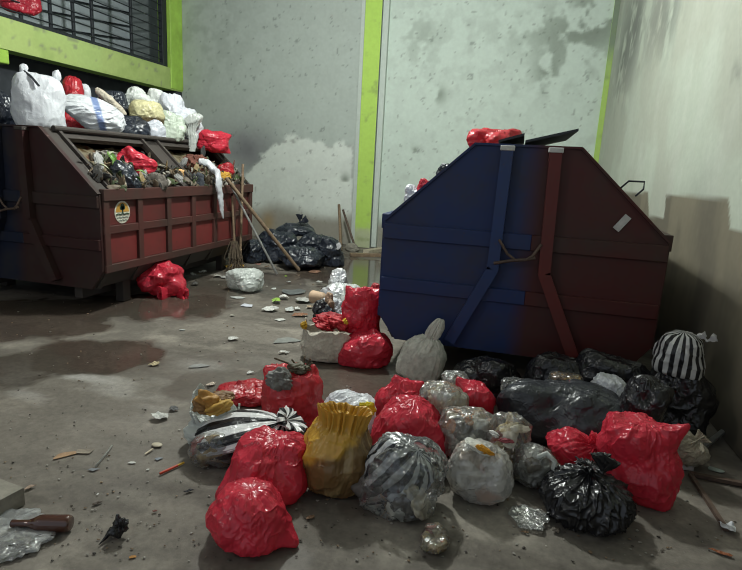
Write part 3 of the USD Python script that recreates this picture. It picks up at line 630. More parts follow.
bag('yellow_bag', 'mustard yellow translucent bag with ruffled top and brown filling', (302, 372, 405, 503), None, 'ruffle', d=.85, tint=yell, seed=41, lump=.12, crum=.09, pleat=.75, roll=6, pitch=-8, nr=120, na=180, kp=21)
o = bag('white_bag', 'white printed plastic bag behind the yellow bag, bright yellow label', (322, 377, 391, 440), WHITE, 'lump', Y=3.02, d=.8, seed=43, lump=.15, crum=.13)
lit(o, 'label_print', [((.62, -.62, .74), (.14, .05, .10), (.75, .62, .02), (0, 20, 0))], label='bright yellow label')
o = bag('clear_bag', 'large clear bag in the front middle holding a grey striped bag and food scraps', (357, 446, 437, 524), CLEAR, 'lump', d=.85, seed=45, lump=.12, crum=.16, nr=160, na=200, fill='mixed', filln=14, fz=(.06, .40), fillk=.9)
s = o_spot[o.GetPath()]
V, F_, t, th = bagmesh('pillow', s.w*.80, s.d*.78, s.h*.92, 46, .12, .13, roll=38, nr=80, na=240)
obj('inner_bag', (s.to(V+[-.03*s.w, .03, .05*s.h]), F_), TINTP, o, True, stripes(13, .1, a=(.55, .57, .58), b=(.02, .024, .03))(V, t, th), label='dark grey striped bag inside')
bag('clear_bag', 'torn clear plastic sleeve trailing onto the floor from the large clear bag, reddish scrap inside', (420, 449, 530, 558), CLEAR, 'pillow', d=1.5, fill='food', filln=6, seed=47, crum=.2)
bag('clear_bag', 'small clear bag with a green tipped scrap beside the large clear bag', (412, 450, 455, 500), CLEAR, 'lump', Y=2.66, fill='grey', filln=6, seed=48, crum=.2)
bag('red_bag', 'largest bulging red bag in the middle of the heap', (371, 450, 399, 478), RED, 'lump', Y=2.88, d=.85, seed=51, lump=.12, crum=.07, lean=(.15, .0), peaks=((-.8, -.2, .6, .16, .35), (.8, -.2, -.3, .16, .4)), nr=170, na=230)
bag('red_bag', 'red bag with a peaked top just behind the largest bulging red bag', (373, 428, 375, 425), RED, 'lump', Y=3.26, d=.75, seed=53, crum=.1, peaks=((-.25, 0, .97, .22, .25), (.75, 0, .7, .30, .22)))
o = bag('clear_bag', 'clear bag of white paper and foam between two red bags', (415, 470, 381, 424), CLEARM, 'lump', Y=3.10, zb=.10, fill='paper', filln=16, seed=55, crum=.15, fillk=.85)
bag('red_bag', 'red bag half hidden behind the clear bag of white paper', (450, 495, 379, 424), RED, 'lump', Y=3.32, seed=57, crum=.08, peaks=((-.55, 0, .85, .28, .25), (.85, 0, .3, .12, .4)))
bag('clear_bag', 'flattened scrap of clear film behind the clear bag of white paper', (441, 470, 372, 384), CLEAR, 'pillow', Y=3.48, zb=.22, seed=58, crum=.2, fill='grey', filln=5)
bag('clear_bag', 'clear bag of crumpled paper wrappings leaning on the largest bulging red bag', (436, 498, 408, 462), CLEARM, 'lump', Y=2.92, zb=.03, fill='paper', seed=59, crum=.16, lump=.1, fillk=.88, filln=20)
o = bag('clear_bag', 'clear bag of beige food waste with a dark red scrap', (485, 529, 415, 482), CLEAR, 'tall', d=.9, fill='food', seed=61, crum=.12, lump=.1, filln=26, fillk=.86, fz=(.1, .85))
lit(o, 'scrap', [((-.1, -.85, .70), (.15, .06, .05), (.25, .05, .06), (0, 0, 0)), ((-.6, -.7, .75), (.12, .07, .05), (.65, .64, .62), (0, 20, 0))], label='dark red and white scraps')
o = bag('white_bag', 'translucent whitish bag with an orange wrapper on top, left of the small handled bag', (447, 513, 441, 508), CLEARW, 'lump', d=.8, seed=63, lump=.13, crum=.16, fill='paper', nr=140, na=180, fillk=.8)
lit(o, 'wrapper', [((-.15, -.35, .97), (.20, .12, .05), (.62, .62, .56), (0, 20, 0)), ((.05, -.5, .97), (.15, .05, .045), (.68, .30, .02), (0, 30, 20))], label='white and orange wrapper')
o = bag('clear_bag', 'small clear bag with looped handles near the tied black bag', (511, 554, 444, 494), CLEAR, 'lump', seed=65, fill='grey', filln=10, crum=.14)
s = o_spot[o.GetPath()]
obj('handle', rod([s.to(np.array([[a*s.w, b*s.d, e*s.h]]))[0] for a, b, e in ((.1, -.3, .85), (.25, -.42, 1.02), (.44, -.35, .85), (.46, -.45, .45), (.3, -.5, .2))], .014, 8), MILK, o, True)
bag('black_bag', 'large slate black bag lying across the heap in front of the blue and red container', (499, 627, 383, 446), SLATE, 'pillow', Y=3.36, d=.55, seed=67, lump=.13, crum=.09, wr=.6, sq=3., nr=150, na=190)
bag('red_bag', 'red bag with a twisted neck reaching right, behind the tied black bag', (545, 604, 428, 480), RED, [(0, 0), (.6, .02), (.92, .12), (1, .35), (.9, .55), (.5, .72), (.25, .82), (.4, .95), (0, 1)], Y=2.98, d=.9, roll=48, seed=69, crum=.08, pleat=.3)
bag('red_bag', 'tall red bag at the right end of the heap, peaked upper right corner', (598, 678, 412, 507), RED, 'tall', d=.8, seed=71, lump=.12, crum=.10, peaks=((.62, 0, .80, .42, .22), (-.55, -.1, .8, .14, .3),), nr=150, na=190)
bag('black_bag', 'tied black bag with an upright knot in front of the red bags on the right', (541, 632, 462, 537), BLACK, 'tied', d=.9, seed=73, lump=.10, crum=.09, wr=1.6, pleat=.35, knot=(.22, .95, .24), knot_dirs=((-.2, 0, 1), (.3, -.1, .9)), nr=170, na=230)
bag('clear_film', 'flat scrap of clear film on the floor left of the tied black bag', (508, 548, 516, 530), CLEAR, 'pillow', d=1., seed=75, crum=.3, lump=.3, category='plastic')
bag('mesh_bag', 'beige net-like bag lying on the floor right of the tall red bag', (664, 707, 428, 472), plastic('beige_film', (.42, .38, .29), .35, .2, .5, .25, 30.), [(0, 0), (.5, .02), (.85, .12), (1, .4), (.8, .65), (.4, .8), (.2, .85), (.35, 1), (0, 1)], d=.9, roll=38, pitch=-15, seed=77, crum=.12)
# --- black bags along the foot of the right-hand container
bag('black_bag', 'glossy black bag with bright creases behind the tall red bag', (612, 668, 374, 430), BLACK, 'lump', Y=3.30, d=.9, seed=81, crum=.14, lump=.2, peaks=((.7, 0, .7, .2, .3),))
bag('black_bag', 'large black bag in the right corner, under the small striped bag', (640, 712, 364, 432), BLACK, 'lump', Y=3.72, d=.7, seed=83, crum=.11, lump=.15)
bag('black_bag', 'black bag against the foot of the red container half, left of the corner bags', (573, 655, 352, 400), BLACK, 'lump', Y=3.83, d=.6, seed=85, crum=.1)
bag('black_bag', 'low black bag in shade in front of the container, middle of the row', (520, 590, 354, 396), BLACK, 'lump', Y=3.86, d=.6, seed=87, crum=.1)
bag('black_bag', 'low black bag in shade right of the grey sack', (452, 528, 356, 396), BLACK, 'lump', Y=3.86, d=.55, seed=89, crum=.1)
bag('striped_bag', 'small black and white striped bag perched on the black bags in the right corner', (656, 704, 331, 373), None, 'lump', Y=3.72, zb=None, d=.9, tint=stripes(17, a=(.62, .62, .62), b=(.015, .015, .018)), seed=91, lump=.1, crum=.06, na=320, knot=(.85, .9, .22))
o = bag('white_bag', 'crumpled white bag wedged behind the large slate black bag', (590, 626, 374, 396), WHITE, 'pillow', Y=3.58, zb=.26, seed=93, crum=.2)
bag('clear_bag', 'clear bag with a yellow scrap lying behind the large slate black bag', (548, 584, 373, 392), CLEAR, 'pillow', Y=3.56, zb=.26, seed=95, crum=.2, fill='peel', filln=8)
bag('clear_bag', 'crinkled clear film at the left end of the large slate black bag', (500, 530, 378, 402), CLEAR, 'pillow', Y=3.60, zb=.16, seed=97, crum=.24)
# --- sacks and red bags left of the blue container half
bag('sack', 'grey-white woven sack standing with its neck twisted upwards in front of the blue container half', (397, 447, 317, 384), SACKG, 'neck', roll=9, d=.6, seed=101, lump=.09, crum=.06, lean=(.50, .1), pleat=.15, category='sack', part='cloth', nr=130, na=160)
o = bag('sack', 'open beige woven sack with red bags showing at its mouth', (301, 358, 318, 364), SACK, 'open', d=.8, seed=103, lump=.07, crum=.07, pleat=.05, category='sack', part='cloth', nr=130, na=160, lean=(.1, 0), rim=.25)
lit(o, 'contents', [((-.2, -.3, .92), (.20, .16, .10), (.45, .02, .03), (0, 20, 0)), ((.25, -.3, .95), (.20, .16, .10), (.50, .03, .04), (0, 20, 0)), ((.0, .2, .92), (.26, .2, .12), (.35, .02, .03), (0, 0, 0)), ((.5, -.45, 1.0), (.06, .05, .05), (.65, .45, .03), (0, 0, 0)), ((-.88, -.35, .86), (.05, .05, .07), (.6, .35, .02), (0, 0, 0))], label='crumpled red bags and scraps', kind='stuff')
bag('red_bag', 'lower red bag of the stack beside the open beige sack', (338, 393, 328, 370), RED, 'lump', d=.8, seed=105, crum=.09, peaks=((-.8, -.3, -.4, .2, .35), (.2, 0, .95, .2, .3)), lean=(-.05, 0), nr=130, na=160)
bag('red_bag', 'upper red bag of the stack beside the open beige sack, frilled top', (341, 381, 285, 334), RED, 'tall', Y=4.32, zb=None, d=.8, seed=107, crum=.10, peaks=((-.5, 0, .9, .25, .18), (.1, -.2, 1, .14, .2), (.6, 0, .8, .2, .2)), nr=130, na=160)
bag('red_bag', 'narrow red bag squeezed between the red stack and the blue container half', (366, 383, 283, 332), RED2, 'tall', Y=4.55, zb=.0, d=.9, seed=109, crum=.1)
# --- black heap against the back wall
bag('black_bag', 'black bag at the top of the heap by the back wall, knot on top', (275, 316, 222, 252), NAVYB, 'lump', Y=8.9, zb=.34, d=.9, seed=111, crum=.13, lump=.2, knot=(.2, 1.02, .22), knot_dirs=((-.1, 0, 1), (.9, 0, .5)))
bag('black_bag', 'leftmost black bag of the heap by the back wall', (239, 268, 238, 267), NAVYB, 'lump', Y=8.0, d=.9, seed=113, crum=.13)
bag('black_bag', 'bulky black bag in the middle left of the heap by the back wall', (258, 302, 229, 268), NAVYB, 'lump', Y=8.3, d=.9, seed=115, crum=.12, lump=.2)
bag('black_bag', 'black bag in front of the heap by the back wall, behind the wooden pole', (278, 326, 246, 271), NAVYB, 'lump', d=.9, seed=117, crum=.18, lump=.2)
bag('black_bag', 'black bag in the middle right of the heap by the back wall', (296, 328, 232, 262), NAVYB, 'lump', Y=8.7, d=.8, seed=119, crum=.15)
o = bag('black_bag', 'rightmost black bag of the heap by the back wall, pale tag on its side', (315, 345, 236, 265), NAVYB, 'lump', Y=8.35, d=.8, seed=121, crum=.13, lump=.2)
lit(o, 'tag', [((.55, -.9, .72), (.07, .03, .10), (.60, .60, .62), (0, 10, 0))], label='pale tag')
bag('white_bag', 'thin white bag lying on the wet floor right of the left container', (226, 264, 268, 294), MILK, 'lump', d=.9, seed=123, crum=.14, lump=.2, peaks=((-.8, 0, .3, .25, .3), (.8, -.1, .4, .2, .3)))
bag('red_bag', 'red bag on the wet floor at the foot of the left container', (139, 185, 262, 299), RED, 'lump', d=.8, seed=125, crum=.10, lump=.22, knot=(.45, .10, .5), knot_dirs=((.4, -.6, -.05), (-.5, -.6, .0)))
# --- on top of the left container
bag('white_bag', 'big white bag with two tied ears on the near end of the left container', (14, 63, 73, 126), WHITE, 'tall', Y=5.05, zb=1.815, d=.75, seed=131, lump=.07, crum=.06, knot=None)
def ears(o, at, size, dirs, ma):
    s = o_spot[o.GetPath()]; count[0] += 1
    for (kx, kz), d in zip(at, dirs):
        m = blob(np.array([kx*s.w/2, 0, kz*s.h])+np.array(d)*size*s.w*.28, np.array([.26, .22, .40])*size*s.w, count[0]+int(100*kx), .35, .3, 3, (0, 20*d[0], 0)); obj('ear', (s.to(m[0]), m[1]), ma, o, True)
WB = stage.GetPrimAtPath(used and [p for p in o_spot][-1])
ears(WB, [(-.42, .95), (.66, .90)], .30, [(-.1, 0, 1), (.25, 0, 1)], WHITE)
s = o_spot[WB.GetPath()]
obj('tie_string', rod([s.to(np.array([[a*s.w/2, -.5*s.d*b, e*s.h]]))[0] for a, b, e in ((-.42, .2, 1.0), (-.2, .75, .9), (.05, 1.0, .74))], .012, 6), DARKSTEEL, WB, label='dark tie string')
bag('black_bag', 'dark bag at the extreme left edge of the left container top', (-12, 18, 91, 126), NAVYB, 'lump', Y=5.25, zb=1.815, d=.8, seed=133, crum=.12)
bag('red_bag', 'red bag behind the big white bag with ears, on the left container', (58, 88, 76, 110), RED2, 'lump', Y=6.05, zb=1.815, d=.9, seed=135, crum=.1)
bag('white_bag', 'small white bag peeping out behind the red bag on the left container', (80, 94, 84, 110), WHITE, 'lump', Y=6.4, zb=1.815, d=.9, seed=137, crum=.14)
def blue(q, t, th):
    w = soft([(-.02, -1), (.10, -1), (.20, 2), (.06, 2)], q[:, 0]+.17*q[:, 2]*0-.0, q[:, 2], .012)
    w = sst(np.abs(q[:, 0]-.17+.13*q[:, 2]), .055, .04)
    return lerp(np.tile([.74, .76, .79], (len(t), 1)), [.16, .24, .48], w*.9)
bag('white_bag', 'white sack-like bag with a blue band lying on the left container', (59, 123, 95, 134), None, [(0, 0), (.6, .0), (.9, .05), (1, .3), (.95, .55), (.7, .78), (.35, .93), (.1, 1), (0, 1)], Y=5.72, zb=1.80, d=.9, roll=58, tint=blue, seed=139, lump=.07, crum=.07, na=200, nr=110)
bag('black_bag', 'black bag under the folded newspaper, middle of the left container top', (92, 132, 90, 120), NAVYB, 'lump', Y=6.35, zb=1.815, d=.9, seed=141, crum=.14)
bag('newspaper', 'folded beige newspaper lying on the black bag of the left container top', (97, 125, 88, 114), plain('newsprint', (.46, .41, .33), .8, .25, 30.), 'pillow', Y=6.15, zb=None, d=.5, roll=38, asp=.20, seed=142, crum=.22, category='newspaper', part='folded_paper')
bag('black_bag', 'low black bag in front of the white heap on the left container', (104, 150, 114, 143), NAVYB, 'lump', Y=6.2, zb=1.79, d=.8, seed=143, crum=.14, lump=.2)
bag('white_bag', 'small silvery white bag hanging over the front edge of the left container', (140, 166, 119, 152), plastic('silvery_film', (.58, .60, .66), .25, .2, .4, .1), 'tall', Y=6.42, zb=None, d=.6, seed=145, crum=.12)
o = stage.GetPrimAtPath([p for p in o_spot][-1]); ears(o, [(-.55, .12), (.75, .12)], .42, [(-.2, -.3, -1), (.2, -.3, -1)], WHITE)
wl = [('white bag at the left end of the white heap on the left container', (121, 152, 87, 118), 6.75),
      ('white bag at the top of the white heap on the left container', (142, 172, 89, 122), 7.0),
      ('white bag with drooping tails at the right of the white heap', (160, 190, 93, 130), 7.0),
      ('crumpled pale green-white bag low in the white heap', (158, 186, 110, 142), 6.75),
      ('crumpled white bag at the right end of the white heap', (178, 203, 108, 140), 7.15)]
for i, (lb, bx_, Y_) in enumerate(wl):
    bag('white_bag', lb, bx_, plastic(f'white_heap_film{i}', [(.72, .75, .72), (.78, .80, .78), (.72, .74, .80), (.55, .62, .52), (.68, .70, .74)][i], .34, .25, .4, .12), 'lump', Y=Y_, zb=None, d=1.0, seed=151+i, crum=.18, lump=.22)
def yw(q, t, th):
    n = fbm(q*4, 4, 3); return lerp(np.tile([.62, .58, .34], (len(t), 1)), [.13, .10, .05], sst(.45-q[:, 2]+.4*(n-.5), 0, .25))
bag('yellow_bag', 'pale yellow bag stained brown below, at the front of the white heap', (130, 164, 100, 126), None, 'lump', Y=6.45, zb=None, d=.8, tint=yw, seed=157, crum=.14)
obj_ = bag('white_cloth', 'white torn plastic strips drooping at the right end of the white heap', (184, 203, 112, 152), MILK, [(0, 0), (.2, .02), (.35, .3), (.3, .6), (.8, .85), (.6, .97), (0, 1)], Y=7.0, zb=None, d=.6, seed=159, crum=.2, category='plastic', lump=.3)
bag('red_bag', 'red bag at the far top end of the left container', (196, 231, 130, 153), RED, 'pillow', Y=7.35, zb=None, d=.8, seed=161, crum=.12, peaks=((.9, 0, .35, .35, .3), (.8, 0, -.5, .3, .25), (-.8, 0, .4, .2, .3)))
# --- rubbish in the open hatches of the left container (slope plane)
lx, ly = LD[0], LD[1]
def onslope(px, py):
    """point of the photograph on the left container's sloping side"""
    P0 = np.array([lx+1.02, 0, 1.24]); n = np.array([.57, 0, .65]); d = ray(px, py); e = np.array([0, 0, EYE])
    return e+d*((P0-e)@n)/(d@n)
g = np.random.default_rng(5)
v, f = grid((lx+.30, ly+.12, 0), (.68, 0, 0), (0, 2.96, 0), 30, 130)
u = (v[:, 0]-lx-.30)/.68
v[:, 2] = 1.72-.52*u-.07+.16*(fbm(v*3.5, 4, 4)-.5)+.06*(crumple(v*5, 6)-.5)
m = (np.vstack([v, v*[1, 1, 0]+[0, 0, .9]]), np.vstack([f, f[:, ::-1]+len(v)]))
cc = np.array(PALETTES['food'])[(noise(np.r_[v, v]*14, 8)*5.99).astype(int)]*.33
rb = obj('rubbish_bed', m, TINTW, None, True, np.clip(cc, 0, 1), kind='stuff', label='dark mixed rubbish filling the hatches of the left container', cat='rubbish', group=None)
def slopebag(name, label, box, ma, prof='lump', push=.0, category='bag', **kw):
    p = onslope((box[0]+box[1])/2, (box[2]+box[3])/2); return bag(name, label, box, ma, prof, Y=p[1]+push, zb=None, category=category, **kw)
slopebag('red_bag', 'glossy red bag in the near hatch of the left container', (112, 156, 146, 178), RED, 'pillow', d=.6, seed=171, crum=.13, roll=28, lump=.2)
slopebag('black_bag', 'black bag spilling over the sill of the near hatch', (105, 140, 160, 194), NAVYB, 'lump', d=.5, seed=173, crum=.15, lump=.2)
slopebag('brown_cloth', 'reddish brown rag in the far hatch of the left container', (183, 207, 154, 168), plain('brown_rag', (.14, .05, .035), .8), 'pillow', d=.7, seed=175, crum=.38, lump=.3, category='rag')
slopebag('red_bag', 'small red bag at the far end of the far hatch', (216, 235, 162, 178), RED2, 'lump', d=.7, seed=177, crum=.15)
slopebag('dark_rag', 'dark grey rag draped over the sill left of the white strip', (195, 205, 172, 190), plain('dark_rag', (.04, .045, .055), .8), 'pillow', d=.5, seed=179, crum=.2, category='rag')
slopebag('brown_cloth', 'greyish brown rag hanging over the sill right of the near hatch', (143, 168, 172, 196), plain('grey_brown_rag', (.13, .115, .10), .85), 'pillow', d=.35, seed=181, crum=.38, lump=.3, category='rag')
slopebag('orange_scrap', 'pale orange paper scrap on the divider between the hatches', (171, 184, 168, 178), plain('orange_paper', (.55, .33, .14), .7), 'pillow', d=.5, seed=183, crum=.25, category='scrap')
slopebag('yellow_leaf', 'ochre yellow scrap in the far hatch', (213, 231, 171, 182), plain('ochre_scrap', (.48, .26, .03), .6), 'pillow', d=.6, seed=185, crum=.25, category='scrap')
slopebag('white_scrap', 'small white foam scrap in the near hatch', (139, 149, 169, 177), WHITE, 'lump', seed=187, crum=.2, category='scrap')
slopebag('white_scrap', 'white paper scrap under the red bag in the near hatch', (128, 137, 173, 182), WHITE, 'lump', seed=189, crum=.25, category='scrap')
slopebag('grey_scrap', 'grey crumpled paper at the upper left of the near hatch', (92, 116, 150, 162), plain('grey_paper', (.26, .24, .21), .8), 'pillow', seed=191, crum=.38, lump=.3, d=.5, category='scrap')
slopebag('beige_scrap', 'beige scrap caught on the sill above the emblem', (116, 126, 181, 193), plain('beige_paper', (.36, .29, .22), .8), 'lump', seed=193, crum=.25, d=.4, category='scrap')
slopebag('grey_scrap', 'grey film scraps in the middle of the far hatch', (203, 217, 161, 173), CLEARM, 'lump', seed=195, crum=.3, d=.6, category='scrap')
# long white strip hanging from the far hatch
pts = [onslope(196, 165), onslope(205, 167), onslope(212, 174)]+[atX(a, b, lx+1.10) for a, b in ((215, 184), (217, 198), (218, 210), (220, 222))]
tk = np.array([.035, .055, .06, .065, .055, .045, .012])
pp = np.array(pts)+np.array([.05, 0, .05]); tt = np.linspace(0, 1, 7); uu = np.linspace(0, 1, 60)
C = PchipInterpolator(tt, pp)(uu); W_ = PchipInterpolator(tt, tk)(uu)
v, f = VF(rod(C, W_, 20)); sc = np.repeat(C, 20, 0); q = v[:1200]-sc; q[:, 0] *= .45; v[:1200] = sc+q*(1+.9*(crumple(v[:1200]*9, 12)-.5))[:, None]
obj('white_strip', (v, f), WHITE, None, True, label='long white plastic strip hanging out of the far hatch of the left container', cat='plastic')
def leaf(name, label, px, py, size, rot, P=None, ma=LEAF, cat_='leaf'):
    v, f = grid((-1, -.0, 0), (2, 0, 0), (0, 1, 0), 12, 4)
    x = v[:, 0].copy(); k = (v[:, 1]-.5)*2; v[:, 1] = k*.36*(1-x**2)**.8*(1-.2*x); v[:, 2] = .18*np.abs(k)*(1-x*x)-.25*x*x
    v = np.vstack([v, v-[0, 0, .02]]); f = np.vstack([f, f[:, ::-1]+len(v)//2])
    v = v*size@trimesh.transformations.euler_matrix(*np.radians(rot))[:3, :3].T
    p = P if P is not None else onslope(px, py)+np.array([.05, 0, .05]); return obj(name, (v+p, f), ma, None, True, label=label, cat=cat_)
LEAF2 = plain('pale_leaf', (.42, .46, .30), .5)
for i, (px, py, sz, rot, pale) in enumerate([(109, 163, .09, (40, 60, 20), 0), (105, 160, .075, (20, -50, 60), 1), (112, 170, .08, (60, 80, 0), 0), (138, 176, .06, (20, 20, 50), 0), (134, 183, .055, (0, 40, 90), 0), (97, 170, .08, (0, 10, 20), 1)]):
    leaf('leaf', ['upright green leaf at the left of the near hatch', 'pale leaf beside the upright green leaf in the near hatch', 'lower green leaf hanging at the left of the near hatch', 'small green leaf below the red bag of the near hatch', 'smallest green leaf on the sill of the near hatch', 'pale stalk-like leaf at the left end of the near hatch'][i], px, py, sz, rot, ma=LEAF2 if pale else LEAF)
ORD = ['first (nearest)', 'second', 'third', 'fourth', 'fifth', 'sixth (farthest)']
for i in range(24):                                            # bits lying on the sill, four above each panel column
    k, tone, deep = i//4, i % 2, (i//2) % 2
    yy = ly+.04+(k+g.uniform(.15, .85))*.52
    xx = lx+1.0-(.22 if deep else .06)+g.uniform(-.04, .04)
    r = g.uniform(.022, .05)
    p = np.array([xx, yy, 1.26+(lx+1.02-xx)*.88+.02])
    v_, f_ = blob(p, (r*1.7, r, r*.30), 300+i, .9, .5, 3, g.uniform(0, 360, 3))
    cl = np.array(PALETTES['grey' if tone else 'food'][g.integers(4 if tone else 6)])*.6
    obj('scrap', (v_, f_), TINTM, None, False, cl, label=f"{['brown', 'grey'][tone]} scrap {['on the edge of', 'further in behind'][deep]} the hatch sill, above the {ORD[k]} panel column", cat='scrap', group='scraps on the hatch sill')
P = []
for i in range(260):                                           # matted peelings, twigs and paper crumbs over sill and hatches
    yy = ly+.12+2.96*g.random(); dp = abs(g.normal(0, .16)); xx = lx+1.03-dp
    r = g.uniform(.010, .034)*(1.3-.6*g.random())
    v_, f_ = blob((xx, yy, 1.255+dp*.86+g.uniform(-.02, .02)), (r*2.2, r, r*.35), 900+i, .8, .5, 1, g.uniform(0, 360, 3))
    P.append((v_, f_, np.array([(.10, .075, .05), (.06, .05, .035), (.16, .12, .08), (.05, .07, .025), (.03, .03, .03), (.30, .28, .24)][g.integers(6)])*g.uniform(.7, 1.3)))
m, c = join(P); obj('hatch_crumbs', m, TINTM, None, False, c, kind='stuff', label='matted brown crumbs and peelings strewn along the hatch sill', cat='rubbish')
# --- bag and scraps on the right container
bag('red_bag', 'pinkish red bag on top of the right container behind the dark lid', (467, 522, 127, 152), PINK, 'pillow', Y=5.25, zb=1.80, d=.9, seed=201, crum=.16, lump=.25)
for i, (lb, b_, ma) in enumerate([('black scrap on the far slope of the right container', (436, 453, 163, 180), NAVYB), ('white bag at the lower left slope of the right container', (404, 423, 184, 206), WHITE), ('small red scrap on the left slope of the right container', (417, 430, 178, 192), RED)]):
    bag(['black_scrap', 'white_scrap', 'red_scrap'][i], lb, b_, ma, 'lump', Y=5.0, zb=None, seed=205+i, crum=.2, category='scrap')
# red bag on the ledge outside the window, top left
p = atX(20, 12, LW-.18); bag('red_bag', 'red bag on the ledge at the upper left behind the window bars', (2, 39, -8, 14), RED, 'pillow', Y=p[1], zb=None, d=.5, seed=211, crum=.1)

# ------------------------------------------------------------------ poles, broom, sticks
def leaner(name, label, a, b, Ya, r, ma, cat_='pole', n=3):
    p1 = atZ(*b, r); p0 = atY(*a, Ya) if Ya else atX(*a, -3.85)
    if Ya is None and b[0] < 250: p1 = atX(b[0], b[1], -3.80); p1[2] = max(p1[2], 0)
    return obj(name, rod([p0+(p1-p0)*k for k in np.linspace(0, 1, n)], r, 10), ma, None, True, label=label, cat=cat_)
leaner('metal_pole', 'thin grey metal pole leaning against the left container', (231, 186), (277, 274), None, .017, STEEL)
leaner('wooden_pole', 'brown wooden pole leaning on the far end of the left container', (226, 178), (299, 270), None, .026, WOOD)
leaner('stick', 'thin dark stick leaning on the far corner of the left container', (243, 164), (240, 264), None, .018, WOOD, 'stick')
br = thing('broom', 'twig broom standing at the far end of the left container', 'broom', atX(236, 264, -3.78)*[1, 1, 0])
p1, p0 = atX(236, 264, -3.78)*[1, 1, 0]+[0, 0, .02], atX(232, 196, -3.85); dd = p0-p1
obj('handle', rod([p1+dd*.3, p0], .016), WOOD, br, True)
gg = np.random.default_rng(8)
tw = []
for k in range(70):
    a = gg.normal(size=2)*.03; b = gg.normal(size=2)*.085
    tw.append(rod([p1+dd*.42+[a[0]*.5, a[1]*.5, 0], p1+dd*.2+[a[0]*1.5, a[1]*1.5, 0], p1+[b[0], b[1], gg.uniform(0, .05)]], [.006, .005, .003], 4))
obj('bristles', cat(tw), STRAW, br, kind='stuff')
obj('binding', rod([p1+dd*.32, p1+dd*.38], .045, 12), RUST, br)
leaner('stick', 'wooden stick leaning on the back wall left of the pillar', (339, 205), (341, 250), 10.72, .028, WOOD, 'stick')
leaner('stick', 'dark bar leaning towards the pillar on the back wall', (343, 210), (356, 250), 10.5, .022, RUST, 'stick')
def onfloor(name, label, a, b, w, ma, cat_, t=.02, z=None):
    p, q = atZ(*a), atZ(*b); z = t/2+.003 if z is None else z; return obj(name, bar(p+[0, 0, z], q+[0, 0, z], w, t, (0, 0, 1)), ma, None, label=label, cat=cat_)
PALE = plain('pale_wood', (.42, .37, .28), .8, .3, 12.)
onfloor('plank', 'pale weathered plank lying by the foot of the pillar', (366, 254), (397, 249), .14, PALE, 'plank', .07)
onfloor('plank', 'darker plank lying in front of the pale plank by the pillar', (350, 256), (392, 257), .12, WOOD, 'plank', .05)
obj('stone', blob(atZ(352, 251)+[0, 0, .06], (.14, .10, .09), 401, .3, .3), CONCB, None, True, label='dark lump of rubble at the foot of the green pillar', cat='rubble')
obj('bottle', rod([atZ(341, 264)+[0, 0, z] for z in (.0, .02, .12, .16, .20, .21)], [.03, .035, .035, .015, .014, .012], 12), CLEARM, None, True, label='small whitish bottle upright beside the black heap by the back wall', cat='bottle')
# right foreground metal
onfloor('angle_bar', 'long thin rusty bar on the floor running towards the lower right corner', (690, 476), (726, 532), .022, RUST, 'bar', .018)
onfloor('angle_bar', 'dark bar across the right edge of the floor', (690, 476), (742, 486), .028, RUST, 'bar', .02)
onfloor('stick', 'pale grey stick near the foot of the right wall', (696, 458), (722, 437), .028, STEEL, 'stick', .02, .04)
onfloor('pipe', 'short pale pipe end beside the beige net-like bag', (676, 468), (692, 470), .035, TAPE, 'pipe', .03)
